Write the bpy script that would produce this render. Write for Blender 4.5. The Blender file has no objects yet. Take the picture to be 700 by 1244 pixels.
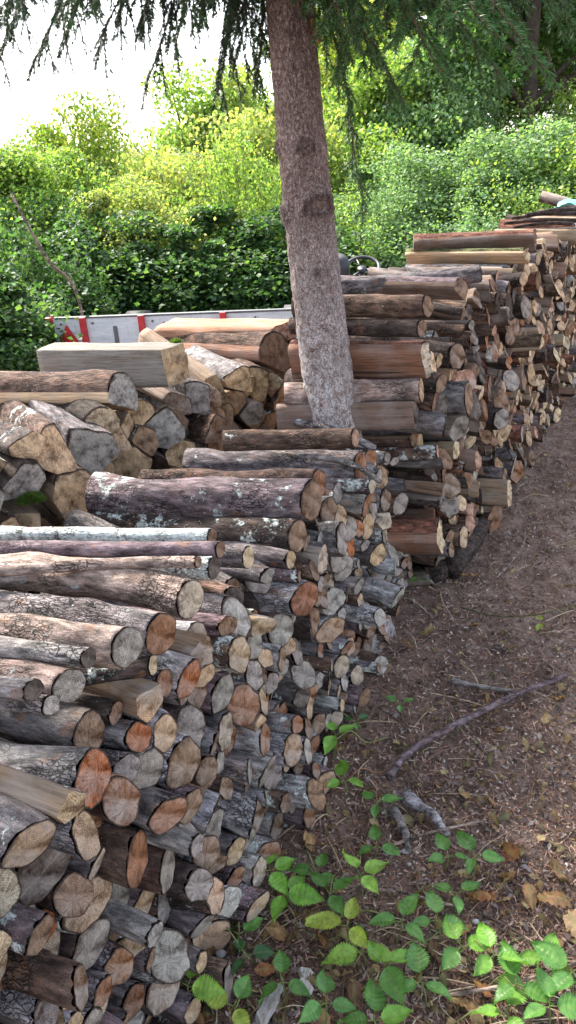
import bpy, math, random
import numpy as np
from mathutils import Vector, Matrix

R = math.radians
rng = np.random.default_rng(11)
random.seed(11)
scene = bpy.context.scene
COL = scene.collection

# ------------------------------------------------------------------ camera
F, CH = 905.0, 1.6                     # focal length in photo pixels, eye height
PITCH, ROLL = R(24.5), R(3.5)
fw = np.array([0, math.cos(PITCH), -math.sin(PITCH)])
_u = np.array([0, math.sin(PITCH), math.cos(PITCH)])
_x = np.array([1.0, 0, 0])
CX = _x*math.cos(ROLL) - _u*math.sin(ROLL)
CU = _u*math.cos(ROLL) + _x*math.sin(ROLL)
EYE = np.array([0, 0, CH])
cam = bpy.data.cameras.new('camera')
cam.sensor_fit = 'VERTICAL'; cam.sensor_height = 36.0; cam.lens = 36.0*F/1244
cam.clip_end = 2000; cam.clip_start = 0.05
cam_o = bpy.data.objects.new('camera', cam); COL.objects.link(cam_o)
m = Matrix.Identity(4)
for i in range(3):
    m[i][0] = CX[i]; m[i][1] = CU[i]; m[i][2] = -fw[i]; m[i][3] = EYE[i]
cam_o.matrix_world = m
scene.camera = cam_o

# ------------------------------------------------------------------ light
SUN_EL, SUN_AZ = R(48), R(-38)         # azimuth measured from +Y towards +X
w = bpy.data.worlds.new('World'); scene.world = w; w.use_nodes = True
nt = w.node_tree; bg = nt.nodes['Background']
sky = nt.nodes.new('ShaderNodeTexSky'); sky.sky_type = 'NISHITA'; sky.sun_disc = False
sky.sun_elevation = SUN_EL; sky.sun_rotation = SUN_AZ; sky.air_density = 1.0; sky.dust_density = 3.0; sky.ozone_density = 1.0
hs = nt.nodes.new('ShaderNodeHueSaturation'); hs.inputs['Saturation'].default_value = .55   # thin bright cloud
nt.links.new(sky.outputs[0], hs.inputs['Color']); nt.links.new(hs.outputs[0], bg.inputs[0]); bg.inputs[1].default_value = 0.15
sl = bpy.data.lights.new('sun', 'SUN'); sl.energy = 2.6; sl.angle = R(9); sl.color = (1, .95, .86)
so = bpy.data.objects.new('sun', sl); COL.objects.link(so)
sd = Vector((math.sin(SUN_AZ)*math.cos(SUN_EL), math.cos(SUN_AZ)*math.cos(SUN_EL), math.sin(SUN_EL)))
so.rotation_euler = (-sd).to_track_quat('-Z', 'Y').to_euler()
scene.view_settings.view_transform = 'Standard'; scene.view_settings.look = 'None'
scene.view_settings.exposure = 2.35; scene.view_settings.gamma = 1
scene.cycles.max_bounces = 6; scene.cycles.transparent_max_bounces = 4

# ------------------------------------------------------------------ helpers
def ray(px, py): return CX*(px-350)/F + CU*(622-py)/F + fw
def on_z(px, py, z=0.0):
    d = ray(px, py); return EYE + d*((z-CH)/d[2])
def on_y(px, py, y):
    d = ray(px, py); return EYE + d*(y/d[1])
def on_plane(px, py, P, n):
    d = ray(px, py); return EYE + d*(((P-EYE)@n)/(d@n))
def proj(P):
    v = np.asarray(P, float)-EYE; d = v@fw
    return 350+F*(v@CX)/d, 622-F*(v@CU)/d, d

def hsh(i, j, k, seed):
    h = (i*374761393 + j*668265263 + k*2147483647 + seed*144269) & 0xffffffff
    h = ((h ^ (h >> 13))*1274126177) & 0xffffffff
    return ((h ^ (h >> 16)) & 0xffff)/65535.0
def vnoise(p, seed=0):
    p = np.asarray(p, float); i = np.floor(p).astype(np.int64); f = p-i; f = f*f*(3-2*f); o = 0
    for a in (0, 1):
        for b in (0, 1):
            for c in (0, 1):
                wt = (f[..., 0] if a else 1-f[..., 0])*(f[..., 1] if b else 1-f[..., 1])*(f[..., 2] if c else 1-f[..., 2])
                o = o + wt*hsh(i[..., 0]+a, i[..., 1]+b, i[..., 2]+c, seed)
    return o*2-1
def fbm(p, seed=0, n=3):
    o = 0; a = 1
    for k in range(n): o = o + a*vnoise(np.asarray(p)*2**k, seed+k*7); a *= .5
    return o

def link(name, me, parent=None, loc=None, mat4=None):
    o = bpy.data.objects.new(name, me); COL.objects.link(o)
    if parent is not None: o.parent = parent
    if loc is not None: o.location = loc
    if mat4 is not None: o.matrix_world = mat4
    return o
def tag(o, label=None, cat=None, group=None, kind=None):
    if label: o['label'] = label
    if cat: o['category'] = cat
    if group: o['group'] = group
    if kind: o['kind'] = kind
    return o

class MB:
    """collects verts, faces, per-vertex attributes"""
    def __init__(s): s.v = []; s.f = []; s.m = []; s.n = 0; s.a = {}; s.smooth = []
    def add(s, v, faces, mat=0, smooth=True, **attrs):
        v = np.asarray(v, float).reshape(-1, 3); k = len(v)
        s.v.append(v)
        s.f += [tuple(int(q)+s.n for q in f) for f in faces]
        s.m += ([mat]*len(faces) if np.isscalar(mat) else list(mat)); s.smooth += [smooth]*len(faces)
        for nme in set(attrs) | set(s.a):
            lst = s.a.setdefault(nme, [])
            have = sum(len(q) for q in lst)
            if nme in attrs:
                A = np.asarray(attrs[nme], float)
                if A.ndim == 1 and len(A) != k or A.ndim == 1 and nme in ('tint', 'btint', 'p'): A = np.tile(A, (k, 1))
                dim = A.shape[1] if A.ndim > 1 else 1
                if have < s.n: lst.append(np.zeros((s.n-have, dim)) if dim > 1 else np.zeros(s.n-have))
                lst.append(A)
            else:
                dim = lst[0].shape[1] if lst[0].ndim > 1 else 1
                lst.append(np.zeros((k, dim)) if dim > 1 else np.zeros(k))
        s.n += k
    def mesh(s, name, mats):
        me = bpy.data.meshes.new(name)
        V = np.concatenate(s.v) if s.v else np.zeros((0, 3))
        ln = np.array([len(f) for f in s.f], dtype=np.int32)
        me.vertices.add(len(V)); me.vertices.foreach_set('co', V.astype(np.float32).ravel())
        me.loops.add(int(ln.sum())); me.polygons.add(len(ln))
        me.loops.foreach_set('vertex_index', np.concatenate([np.array(f, dtype=np.int32) for f in s.f]))
        st = np.zeros(len(ln), dtype=np.int32); st[1:] = np.cumsum(ln)[:-1]
        me.polygons.foreach_set('loop_start', st)
        try: me.polygons.foreach_set('loop_total', ln)
        except Exception: pass
        me.update(calc_edges=True)
        me.polygons.foreach_set('material_index', np.array(s.m, dtype=np.int32))
        me.polygons.foreach_set('use_smooth', np.array(s.smooth, dtype=bool))
        for k, L in s.a.items():
            A = np.concatenate(L).astype(np.float32)
            if A.ndim == 1:
                at = me.attributes.new(k, 'FLOAT', 'POINT'); at.data.foreach_set('value', A)
            elif A.shape[1] == 4:
                at = me.attributes.new(k, 'FLOAT_COLOR', 'POINT'); at.data.foreach_set('color', A.ravel())
            else:
                at = me.attributes.new(k, 'FLOAT_VECTOR', 'POINT'); at.data.foreach_set('vector', A.ravel())
        for q in mats: me.materials.append(q)
        me.update()
        return me

def quads_mesh(name, V, T, mats, extra=None, fsize=4):
    """fast mesh of N separate quads/tris: V (N,fsize,3), T (N,4) colour"""
    N = len(V); me = bpy.data.meshes.new(name)
    me.vertices.add(N*fsize); me.vertices.foreach_set('co', V.astype(np.float32).ravel())
    if fsize == 4:   # folded rhombus -> two triangles 0,1,2 / 0,2,3
        idx = (np.arange(N)[:, None]*4 + np.array([0, 1, 2, 0, 2, 3])[None]).astype(np.int32).ravel(); nf = 2*N
    else:
        idx = np.arange(N*3, dtype=np.int32); nf = N
    me.loops.add(nf*3); me.loops.foreach_set('vertex_index', idx)
    me.polygons.add(nf); me.polygons.foreach_set('loop_start', np.arange(0, nf*3, 3, dtype=np.int32))
    me.update(calc_edges=True)
    at = me.attributes.new('tint', 'FLOAT_COLOR', 'POINT')
    at.data.foreach_set('color', np.repeat(T.astype(np.float32), fsize, axis=0).ravel())
    for q in mats: me.materials.append(q)
    return me

def frames(pts):
    pts = np.asarray(pts, float); t = np.gradient(pts, axis=0); t /= np.linalg.norm(t, axis=1)[:, None]
    up = np.array([0, 0, 1.0]) if abs(t[0][2]) < .9 else np.array([1.0, 0, 0])
    A = np.cross(up, t[0]); A /= np.linalg.norm(A); out = []
    for k in range(len(pts)):
        A = A - t[k]*(A@t[k]); A /= np.linalg.norm(A); out.append((A, np.cross(t[k], A)))
    return pts, t, out
def tube(mb, pts, rad, seg=8, mat=0, cap=True, noise=0, nscale=20, seed=0, **attrs):
    pts, t, fr = frames(pts); n = len(pts); rad = np.broadcast_to(rad, (n,))
    th = np.linspace(0, 2*math.pi, seg, endpoint=False); V = []
    for k in range(n):
        A, B = fr[k]; V.append(pts[k] + rad[k]*(np.cos(th)[:, None]*A + np.sin(th)[:, None]*B))
    V = np.array(V).reshape(-1, 3)
    if noise:
        c = np.repeat(pts, seg, axis=0); dv = V-c
        V = c + dv*(1+noise*fbm(V*nscale, seed))[:, None]
    fs = [(k*seg+j, k*seg+(j+1) % seg, (k+1)*seg+(j+1) % seg, (k+1)*seg+j) for k in range(n-1) for j in range(seg)]
    if cap: fs += [tuple(range(seg))[::-1], tuple((n-1)*seg+j for j in range(seg))]
    mb.add(V, fs, mat, **attrs)

def smooth_path(ctrl, n=24):
    c = [np.asarray(q, float) for q in ctrl]; c = [2*c[0]-c[1]] + c + [2*c[-1]-c[-2]]; out = []
    for s in range(1, len(c)-2):
        for t in np.linspace(0, 1, n, endpoint=False):
            p0, p1, p2, p3 = c[s-1:s+3]
            out.append(.5*((2*p1)+(-p0+p2)*t+(2*p0-5*p1+4*p2-p3)*t*t+(-p0+3*p1-3*p2+p3)*t**3))
    out.append(c[-2]); return np.array(out)

# ------------------------------------------------------------------ materials
class NG:
    def __init__(s, name):
        s.m = bpy.data.materials.new(name); s.m.use_nodes = True; s.t = s.m.node_tree
        s.b = s.t.nodes['Principled BSDF']; s.out = s.t.nodes['Material Output']
    def n(s, typ, **kw):
        q = s.t.nodes.new('ShaderNode'+typ)
        for k, v in kw.items():
            if k.startswith('i_'):
                key = k[2:]; key = int(key) if key.isdigit() else key
                s.set(q.inputs[key], v)
            else: setattr(q, k, v)
        return q
    def set(s, inp, v):
        if hasattr(v, 'default_value') or isinstance(v, bpy.types.NodeSocket): s.t.links.new(v, inp)
        elif isinstance(v, (tuple, list)) and len(v) == 3 and inp.type == 'RGBA': inp.default_value = (*v, 1)
        else: inp.default_value = v
    def attr(s, name): return s.n('Attribute', attribute_name=name)
    def noise(s, vec, scale, detail=4, rough=.55, dist=0):
        return s.n('TexNoise', i_Vector=vec, i_Scale=scale, i_Detail=detail, i_Roughness=rough, i_Distortion=dist).outputs['Fac']
    def ramp(s, fac, stops, interp='LINEAR'):
        q = s.n('ValToRGB', i_Fac=fac); r = q.color_ramp; r.interpolation = interp
        while len(r.elements) < len(stops): r.elements.new(.5)
        for e, (p, c) in zip(r.elements, stops):
            e.position = p; e.color = (*c, 1) if isinstance(c, (tuple, list)) else (c, c, c, 1)
        return q.outputs[0]
    def mix(s, fac, a, b, mode='MIX'):
        q = s.n('MixRGB', blend_type=mode); s.set(q.inputs[0], fac); s.set(q.inputs[1], a); s.set(q.inputs[2], b); return q.outputs[0]
    def math(s, op, a, b=0.0, c=None):
        q = s.n('Math', operation=op); s.set(q.inputs[0], a); s.set(q.inputs[1], b)
        if c is not None: s.set(q.inputs[2], c)
        return q.outputs[0]
    def scale(s, vec, v): 
        q = s.n('VectorMath', operation='MULTIPLY'); s.set(q.inputs[0], vec); q.inputs[1].default_value = v; return q.outputs[0]
    def bump(s, h, st=.5, dist=.01):
        q = s.n('Bump', i_Height=h, i_Strength=st, i_Distance=dist); s.t.links.new(q.outputs[0], s.b.inputs['Normal']); return q
    def base(s, c, rough=.85, spec=.25):
        s.set(s.b.inputs['Base Color'], c); s.set(s.b.inputs['Roughness'], rough); s.b.inputs['Specular IOR Level'].default_value = spec

def mat_bark():
    g = NG('bark'); a = g.attr('btint'); p = g.attr('p').outputs['Vector']
    ps = g.scale(p, (.35, 1, 1))
    n1 = g.noise(ps, 60, 5, .65); n2 = g.noise(p, 14, 3); n3 = g.noise(ps, 170, 3, .6)
    wq = g.n('TexNoise', i_Vector=p, i_Scale=45.0, i_Detail=3.0); wv = g.n('VectorMath', operation='SCALE'); g.set(wv.inputs[0], wq.outputs['Color']); wv.inputs['Scale'].default_value = .022
    wa = g.n('VectorMath', operation='ADD'); g.set(wa.inputs[0], g.scale(p, (.38, 1, 1))); g.set(wa.inputs[1], wv.outputs[0])
    vor = g.n('TexVoronoi', feature='DISTANCE_TO_EDGE', i_Scale=130.0); g.set(vor.inputs['Vector'], wa.outputs[0])
    fmask = g.ramp(g.noise(p, 7, 2), [(.50, 0.0), (.66, .8)])
    fis = g.math('SUBTRACT', 1.0, g.math('MULTIPLY', fmask, g.ramp(vor.outputs['Distance'], [(.0, 1.0), (.12, 0.0)])))
    n4 = g.noise(p, 520, 2, .7)
    c = g.mix(1, a.outputs['Color'], g.ramp(n1, [(.33, .28), (.5, 1.0), (.66, 2.1)]), 'MULTIPLY')
    c = g.mix(1, c, g.ramp(n4, [(.3, .6), (.5, 1.0), (.72, 1.5)]), 'MULTIPLY')
    c = g.mix(1, c, g.ramp(n2, [(.3, (.72, .66, .64)), (.55, (1, 1, 1)), (.75, (1.3, 1.28, 1.26))]), 'MULTIPLY')
    c = g.mix(1, c, g.ramp(fis, [(.2, (.35, .3, .28)), (1, (1, 1, 1))]), 'MULTIPLY')
    # warm worn patches where the outer bark has gone
    c = g.mix(g.math('MULTIPLY', g.ramp(g.noise(p, 22, 4, .6), [(.6, 0.0), (.66, 1.0)]), .45), c, (.20, .10, .055))
    # lichen: crusty pale patches, amount from alpha
    li = g.math('ADD', g.noise(p, 24, 5, .7), g.math('MULTIPLY', g.noise(p, 5, 2), .6))
    li = g.math('ADD', li, g.math('MULTIPLY', a.outputs['Alpha'], .42))
    lm = g.ramp(li, [(.98, 0.0), (1.0, 1.0)]) if False else g.math('MULTIPLY', g.math('SUBTRACT', li, 1.08), 18)
    lm = g.n('Clamp', i_Value=lm).outputs[0]
    spk = g.n('Clamp', i_Value=g.math('MULTIPLY', g.math('SUBTRACT', g.math('ADD', g.noise(p, 95, 3, .6), g.math('MULTIPLY', a.outputs['Alpha'], .05)), .685), 30)).outputs[0]
    lm = g.math('MAXIMUM', lm, g.math('MULTIPLY', spk, .8))
    lc = g.ramp(g.noise(p, 120, 3, .7), [(.35, (.20, .23, .21)), (.5, (.48, .51, .48)), (.7, (.66, .68, .64))])
    c = g.mix(g.math('MULTIPLY', lm, .9), c, lc)
    g.base(c, .9, .2)
    h = g.math('ADD', g.math('MULTIPLY', fis, 1.0), g.math('ADD', g.math('MULTIPLY', n1, .8), g.math('MULTIPLY', n3, .3)))
    h = g.math('ADD', h, g.math('MULTIPLY', lm, .4)); g.bump(h, 1.0, .011)
    return g.m
def mat_cut():
    g = NG('cut_end_grain'); a = g.attr('tint'); p = g.attr('p').outputs['Vector']; rn = g.attr('rn').outputs['Fac']
    warp = g.n('VectorMath', operation='ADD'); wn = g.n('TexNoise', i_Vector=p, i_Scale=22.0, i_Detail=2.0)
    ws = g.n('VectorMath', operation='SCALE'); g.set(ws.inputs[0], wn.outputs['Color']); ws.inputs['Scale'].default_value = .012
    g.set(warp.inputs[0], p); g.set(warp.inputs[1], ws.outputs[0])
    sep = g.n('SeparateXYZ', i_0=warp.outputs[0])
    rr = g.math('SQRT', g.math('ADD', g.math('POWER', sep.outputs[1], 2.0), g.math('POWER', sep.outputs[2], 2.0)))
    th = g.math('ARCTAN2', sep.outputs[2], sep.outputs[1])
    ring = g.math('SINE', g.math('MULTIPLY', rr, 1900.0))
    ringn = g.ramp(g.math('MULTIPLY_ADD', ring, .5, .5), [(0, .72), (.5, 1.0), (1, 1.1)])
    comb = g.n('CombineXYZ'); g.set(comb.inputs[0], g.math('MULTIPLY', g.math('COSINE', th), 1.6)); g.set(comb.inputs[1], g.math('MULTIPLY', g.math('SINE', th), 1.6)); g.set(comb.inputs[2], g.math('ADD', g.math('MULTIPLY', rr, 9.0), g.math('MULTIPLY', g.n('ObjectInfo').outputs['Random'], 90.0)))
    ck = g.noise(comb.outputs[0], 2.6, 4, .7)
    crack = g.ramp(g.math('ABSOLUTE', g.math('SUBTRACT', ck, .5)), [(0.0, 0.0), (.006, .3), (.02, 1.0)])
    ray_ = g.noise(comb.outputs[0], 16, 2, .7)
    big = g.noise(p, 30, 4, .6); fine = g.noise(g.scale(p, (1, 1, .18)), 460, 3, .7)
    c = g.mix(1, a.outputs['Color'], ringn, 'MULTIPLY')
    c = g.mix(1, c, g.ramp(big, [(.33, (.34, .29, .26)), (.48, (.95, .95, .95)), (.68, (1.5, 1.47, 1.42))]), 'MULTIPLY')
    c = g.mix(1, c, g.ramp(fine, [(.3, .72), (.7, 1.2)]), 'MULTIPLY')
    rnd = g.n('ObjectInfo').outputs['Random']
    c = g.mix(rnd, c, g.mix(1, c, g.ramp(ray_, [(.3, .84), (.7, 1.12)]), 'MULTIPLY'))
    saw = g.noise(g.scale(p, (1, 1, .05)), 700, 2, .5); c = g.mix(g.math('SUBTRACT', 1.0, rnd), c, g.mix(1, c, g.ramp(saw, [(.35, .6), (.65, 1.3)]), 'MULTIPLY'))
    # weathering grey bloom
    c = g.mix(g.math('MULTIPLY', g.ramp(g.noise(p, 17, 4, .65), [(.42, 0.0), (.62, 1.0)]), g.math('MULTIPLY', a.outputs['Alpha'], .8)), c, (.32, .285, .255))
    c = g.mix(g.math('MULTIPLY', g.math('SUBTRACT', 1.0, crack), g.math('POWER', g.math('FRACT', g.math('MULTIPLY', rnd, 7.0)), 3.0)), c, (.03, .02, .015))
    c = g.mix(g.ramp(g.math('ADD', rn, g.math('MULTIPLY', g.math('SUBTRACT', g.noise(p, 35, 3), .5), .16)), [(.90, 0.0), (.95, .8), (.97, 1.0)]), c, (.055, .036, .027))
    g.base(c, .9, .15)
    h = g.math('ADD', g.math('MULTIPLY', crack, .25), g.math('MULTIPLY', fine, .35)); h = g.math('ADD', h, g.math('MULTIPLY', big, .5)); g.bump(h, .9, .004)
    return g.m
def mat_split():
    g = NG('split_wood_side'); a = g.attr('tint'); p = g.attr('p').outputs['Vector']
    ps = g.scale(p, (.06, 1, 1)); n1 = g.noise(ps, 190, 4, .65); n2 = g.noise(ps, 40, 3, .5, .4); n3 = g.noise(p, 11, 4, .6)
    c = g.mix(1, a.outputs['Color'], g.ramp(n1, [(.3, .55), (.5, 1.0), (.72, 1.35)]), 'MULTIPLY')
    c = g.mix(1, c, g.ramp(n2, [(.3, (.75, .68, .6)), (.55, (1, 1, 1))]), 'MULTIPLY')
    c = g.mix(g.math('MULTIPLY', g.ramp(n3, [(.45, 0.0), (.62, 1.0)]), g.math('MULTIPLY_ADD', a.outputs['Alpha'], .6, .12)), c, (.26, .24, .225))
    c = g.mix(g.ramp(g.noise(ps, 26, 3, .6), [(.30, .85), (.34, 0.0)]), c, (.05, .03, .02))
    g.base(c, .85, .2); g.bump(g.math('ADD', n1, n2), .8, .005)
    return g.m
BARK, CUT, SPLIT = mat_bark(), mat_cut(), mat_split()

def mat_simple(name, c, rough=.6, spec=.4, nsc=40, var=.25, bump=.2, coord='Object'):
    g = NG(name); tc = g.n('TexCoord').outputs[coord]
    n = g.noise(tc, nsc, 5, .6)
    g.base(g.mix(1, c, g.ramp(n, [(.3, 1-var), (.7, 1+var)]), 'MULTIPLY'), rough, spec)
    if bump: g.bump(n, bump, .003)
    return g.m
def mat_leaf(name, trans=.4, rough=.5, spots=False, veins=False):
    g = NG(name); a = g.attr('tint'); c = a.outputs['Color']
    if spots or veins:
        p = g.attr('p').outputs['Vector']
        c = g.mix(1, c, g.ramp(g.noise(p, 60, 4, .6), [(.3, (.6, .66, .6)), (.7, (1.35, 1.25, 1.1))]), 'MULTIPLY')
        if spots:
            c = g.mix(g.math('MULTIPLY', g.ramp(g.noise(p, 210, 3, .7), [(.6, 0.0), (.66, 1.0)]), a.outputs['Alpha']), c, (.10, .045, .02))
        vn = g.attr('rn').outputs['Fac']
        c = g.mix(g.math('MULTIPLY', vn, .22), c, (.30, .38, .12))
    g.base(c, rough, .35)
    tr = g.n('BsdfTranslucent'); g.set(tr.inputs[0], g.mix(1, c, (1.15, 1.2, .55), 'MULTIPLY'))
    mx = g.n('MixShader', i_0=trans); g.t.links.new(g.b.outputs[0], mx.inputs[1]); g.t.links.new(tr.outputs[0], mx.inputs[2])
    g.t.links.new(mx.outputs[0], g.out.inputs[0])
    return g.m
LEAF = mat_leaf('foliage', .5, .55)
NEEDLE = mat_leaf('spruce_needles', .15, .45)
BRAMBLE = mat_leaf('bramble_leaf', .35, .42, True, True)
DEADLEAF = mat_leaf('dead_leaf', .2, .75, True, True)
def mat_tinted(name, rough=.85, nsc=90):
    g = NG(name); a = g.attr('tint'); tc = g.n('TexCoord').outputs['Object']
    g.base(g.mix(1, a.outputs['Color'], g.ramp(g.noise(tc, nsc, 4, .6), [(.3, .65), (.7, 1.3)]), 'MULTIPLY'), rough, .2)
    return g.m
CHIP = mat_tinted('wood_chip'); STEM = mat_tinted('stem', .7)

def mat_ground():
    g = NG('forest_floor'); tc = g.n('TexCoord').outputs['Object']
    n1 = g.noise(tc, 1.3, 5, .6); n2 = g.noise(tc, 9, 5, .65); n3 = g.noise(tc, 70, 5, .7); n4 = g.noise(tc, 260, 3, .7)
    c = g.ramp(n2, [(.32, (.10, .064, .048)), (.5, (.215, .15, .115)), (.68, (.35, .265, .215))])
    c = g.mix(g.math('MULTIPLY', g.ramp(n3, [(.48, 0.0), (.66, 1.0)]), .6), c, (.27, .185, .15))
    c = g.mix(g.ramp(n4, [(.56, 0.0), (.7, .75)]), c, (.36, .29, .25))
    c = g.mix(g.ramp(n4, [(.3, .8), (.42, 0.0)]), c, (.022, .016, .014))
    c = g.mix(1, c, g.ramp(n1, [(.35, (.72, .70, .72)), (.65, (1.3, 1.27, 1.25))]), 'MULTIPLY')
    g.base(c, .95, .15); g.bump(g.math('ADD', g.math('MULTIPLY', n3, 1.0), g.math('MULTIPLY', n4, .5)), .9, .02)
    return g.m
GROUND = mat_ground()

def mat_trunk():
    g = NG('spruce_bark'); tc = g.attr('p').outputs['Vector']
    ps = g.scale(tc, (1, 1, .6)); v = g.n('TexVoronoi', feature='DISTANCE_TO_EDGE', i_Scale=85.0)
    wn = g.n('TexNoise', i_Vector=ps, i_Scale=30.0, i_Detail=3.0); ws = g.n('VectorMath', operation='SCALE'); g.set(ws.inputs[0], wn.outputs['Color']); ws.inputs['Scale'].default_value = .03
    ad = g.n('VectorMath', operation='ADD'); g.set(ad.inputs[0], ps); g.set(ad.inputs[1], ws.outputs[0]); g.set(v.inputs['Vector'], ad.outputs[0])
    edge = g.ramp(v.outputs['Distance'], [(0.0, 0.0), (.10, 1.0)])
    n1 = g.noise(ps, 120, 5, .7); n2 = g.noise(tc, 7, 4, .6); n3 = g.noise(tc, 55, 6, .8)
    c = g.ramp(n1, [(.28, (.05, .034, .029)), (.5, (.175, .128, .114)), (.72, (.36, .285, .26))])
    c = g.mix(g.math('MULTIPLY', g.math('SUBTRACT', 1.0, edge), .42), c, (.06, .036, .03))
    hz = g.n('SeparateXYZ', i_0=tc).outputs[2]
    low = g.math('MULTIPLY', g.ramp(g.math('MULTIPLY_ADD', hz, -1.1, 1.9), [(.2, 0.0), (.9, 1.0)]), g.ramp(n3, [(.40, 0.0), (.56, 1.0)]))
    c = g.mix(g.math('MULTIPLY', low, .75), c, (.40, .385, .38))
    c = g.mix(1, c, g.ramp(n2, [(.3, (.72, .7, .7)), (.7, (1.15, 1.15, 1.15))]), 'MULTIPLY')
    c = g.mix(g.math('MULTIPLY', g.ramp(g.noise(tc, 48, 4, .7), [(.6, 0.0), (.68, 1.0)]), .7), c, (.14, .05, .032))
    kr_ = g.math('MULTIPLY', g.attr('rn').outputs['Fac'], g.ramp(n1, [(.35, .5), (.6, 1.0)]))
    c = g.mix(g.n('Clamp', i_Value=g.math('MULTIPLY', kr_, 1.25)).outputs[0], c, (.045, .028, .024))
    n5 = g.noise(tc, 330, 3, .75); c = g.mix(1, c, g.ramp(n5, [(.3, .55), (.48, 1.0), (.66, 2.1)]), 'MULTIPLY')
    g.base(c, .9, .15); g.bump(g.math('ADD', g.math('MULTIPLY', edge, .5), g.math('MULTIPLY', n1, 1.2)), .9, .006)
    return g.m
TRUNK = mat_trunk()
DARKBARK = mat_simple('background_bark', (.06, .048, .038), .95, .1, 18, .5, .6)
PALEBARK = mat_simple('pale_background_bark', (.42, .38, .36), .9, .1, 12, .3, .4)

# ------------------------------------------------------------------ ground
def axis(vals):
    out = []
    for a, b, st in vals: out += list(np.arange(a, b, st))
    out.append(vals[-1][1]); return np.array(out)
gx = axis([(-300, -30, 30), (-30, -3, 1.5), (-3, -.8, .1), (-.8, 3.2, .022), (3.2, 8, .2), (8, 30, 2), (30, 300, 30)])
gy = axis([(-60, -5, 5), (-5, .3, .25), (.3, 3.4, .022), (3.4, 7, .04), (7, 14, .25), (14, 40, 2), (40, 400, 30)])
def gheight(x, y):
    x = np.asarray(x, float); y = np.asarray(y, float); P = np.stack([x, y, x*0], -1)
    fade = np.clip(1-(np.hypot(x-1, y-2.5)-4)/4, 0, 1)
    return (.012*vnoise(P*2.2, 3) + .010*vnoise(P*7, 4) + .006*vnoise(P*22, 5) + .004*vnoise(P*50, 6))*fade - .012*fade
XX, YY = np.meshgrid(gx, gy); ZZ = gheight(XX, YY)
mb = MB(); nx, ny = len(gx), len(gy)
i0 = (np.arange(ny-1)[:, None]*nx + np.arange(nx-1)[None]).ravel()
mb.add(np.stack([XX, YY, ZZ], -1).reshape(-1, 3), np.stack([i0, i0+1, i0+nx+1, i0+nx], 1).tolist())
tag(link('ground', mb.mesh('ground', [GROUND])), kind='structure')

# ------------------------------------------------------------------ wood stacks
P1 = np.array([-.305, .977, 0]); D1 = np.array([.41575, .90948, 0]); N1 = np.array([.90948, -.41575, 0])
P2 = np.array([.7237, 2.8556, 0]); D2 = np.array([.48508, .87447, 0]); N2 = np.array([.87447, -.48508, 0])
PR = P1 - N1*.74                                     # face of the row behind

def cap_plane_frame(nv):
    X = nv/np.linalg.norm(nv); Y = np.cross([0, 0, 1.0], X); Y /= np.linalg.norm(Y); return X, Y, np.cross(X, Y)

def pack(lo, hi, top, rfun, fixed, smax, seed):
    """stack circles one by one, each in the lowest free hollow"""
    g = np.random.default_rng(seed); C = [list(q) for q in fixed]; nf = len(C); fails = 0
    zl = 0.0
    while fails < 40 and len(C) < 1500:
        A = np.array(C) if C else np.zeros((0, 3)); r = rfun(g)
        if len(A): A = A[A[:, 1] > zl-.17]
        cand = []
        # on the ground, free spots
        if zl < .12:
            for s in g.uniform(lo(0)+r, smax, 14): cand.append((s, r*.95))
        for c in A:
            dz = r*.95-c[1]; q = (c[2]+r)**2-dz*dz
            if q > 0: cand += [(c[0]+math.sqrt(q), r*.95), (c[0]-math.sqrt(q), r*.95)]
        if len(A) > 1:
            dx = A[:, None, 0]-A[None, :, 0]; dy = A[:, None, 1]-A[None, :, 1]; dd = np.hypot(dx, dy)
            I, J = np.nonzero((dd < A[:, None, 2]+A[None, :, 2]+2*r) & (dd > 1e-6) & (np.arange(len(A))[:, None] < np.arange(len(A))[None]))
            ra, rb = A[I, 2]+r, A[J, 2]+r; d = dd[I, J]; a = (ra**2-rb**2+d*d)/(2*d); h2 = ra**2-a*a; ok = h2 > 0
            I, J, a, h, d = I[ok], J[ok], a[ok], np.sqrt(h2[ok]), d[ok]
            ux, uy = (A[J, 0]-A[I, 0])/d, (A[J, 1]-A[I, 1])/d
            for sg in (1, -1):
                cx = A[I, 0]+a*ux-sg*h*uy; cy = A[I, 1]+a*uy+sg*h*ux
                cand += list(zip(cx, cy))
        cd = np.array(cand)
        if not len(cd): fails += 1; continue
        ok = (cd[:, 1] > r*.94) & (cd[:, 1] > zl-.07) & (cd[:, 0] >= lo(cd[:, 1])+r*.8) & (cd[:, 0] <= hi(cd[:, 1])-r*.8) & (cd[:, 1]+r <= top(cd[:, 0]))
        cd = cd[ok]
        if len(cd) and len(A):
            dist = np.hypot(cd[:, None, 0]-A[None, :, 0], cd[:, None, 1]-A[None, :, 1])-A[None, :, 2]-r
            cd = cd[dist.min(1) > -1e-4]
        if not len(cd): fails += 1; continue
        k = np.argmin(cd[:, 1]+g.uniform(0, .02, len(cd))); C.append([cd[k, 0], cd[k, 1], r]); zl = max(zl, cd[k, 1]-.04)
    return C, nf

SEG = 32
def cell_radius(C, k, rmax, shape, inset=.0015):
    th = np.linspace(0, 2*math.pi, SEG, endpoint=False); ct, sn = np.cos(th), np.sin(th)
    s, z, r = C[k]; out = rmax*shape
    for j, (s2, z2, r2) in enumerate(C):
        if j == k: continue
        dx, dz = s2-s, z2-z; d = math.hypot(dx, dz)
        if d > rmax+r2+.12 or d < 1e-6: continue
        off = max((d*d+r*r-r2*r2)/(2*d), .3*r)-inset
        c = (ct*dx+sn*dz)/d
        with np.errstate(divide='ignore'):
            out = np.where(c > .05, np.minimum(out, off/np.maximum(c, .05)), out)
    return out

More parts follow.
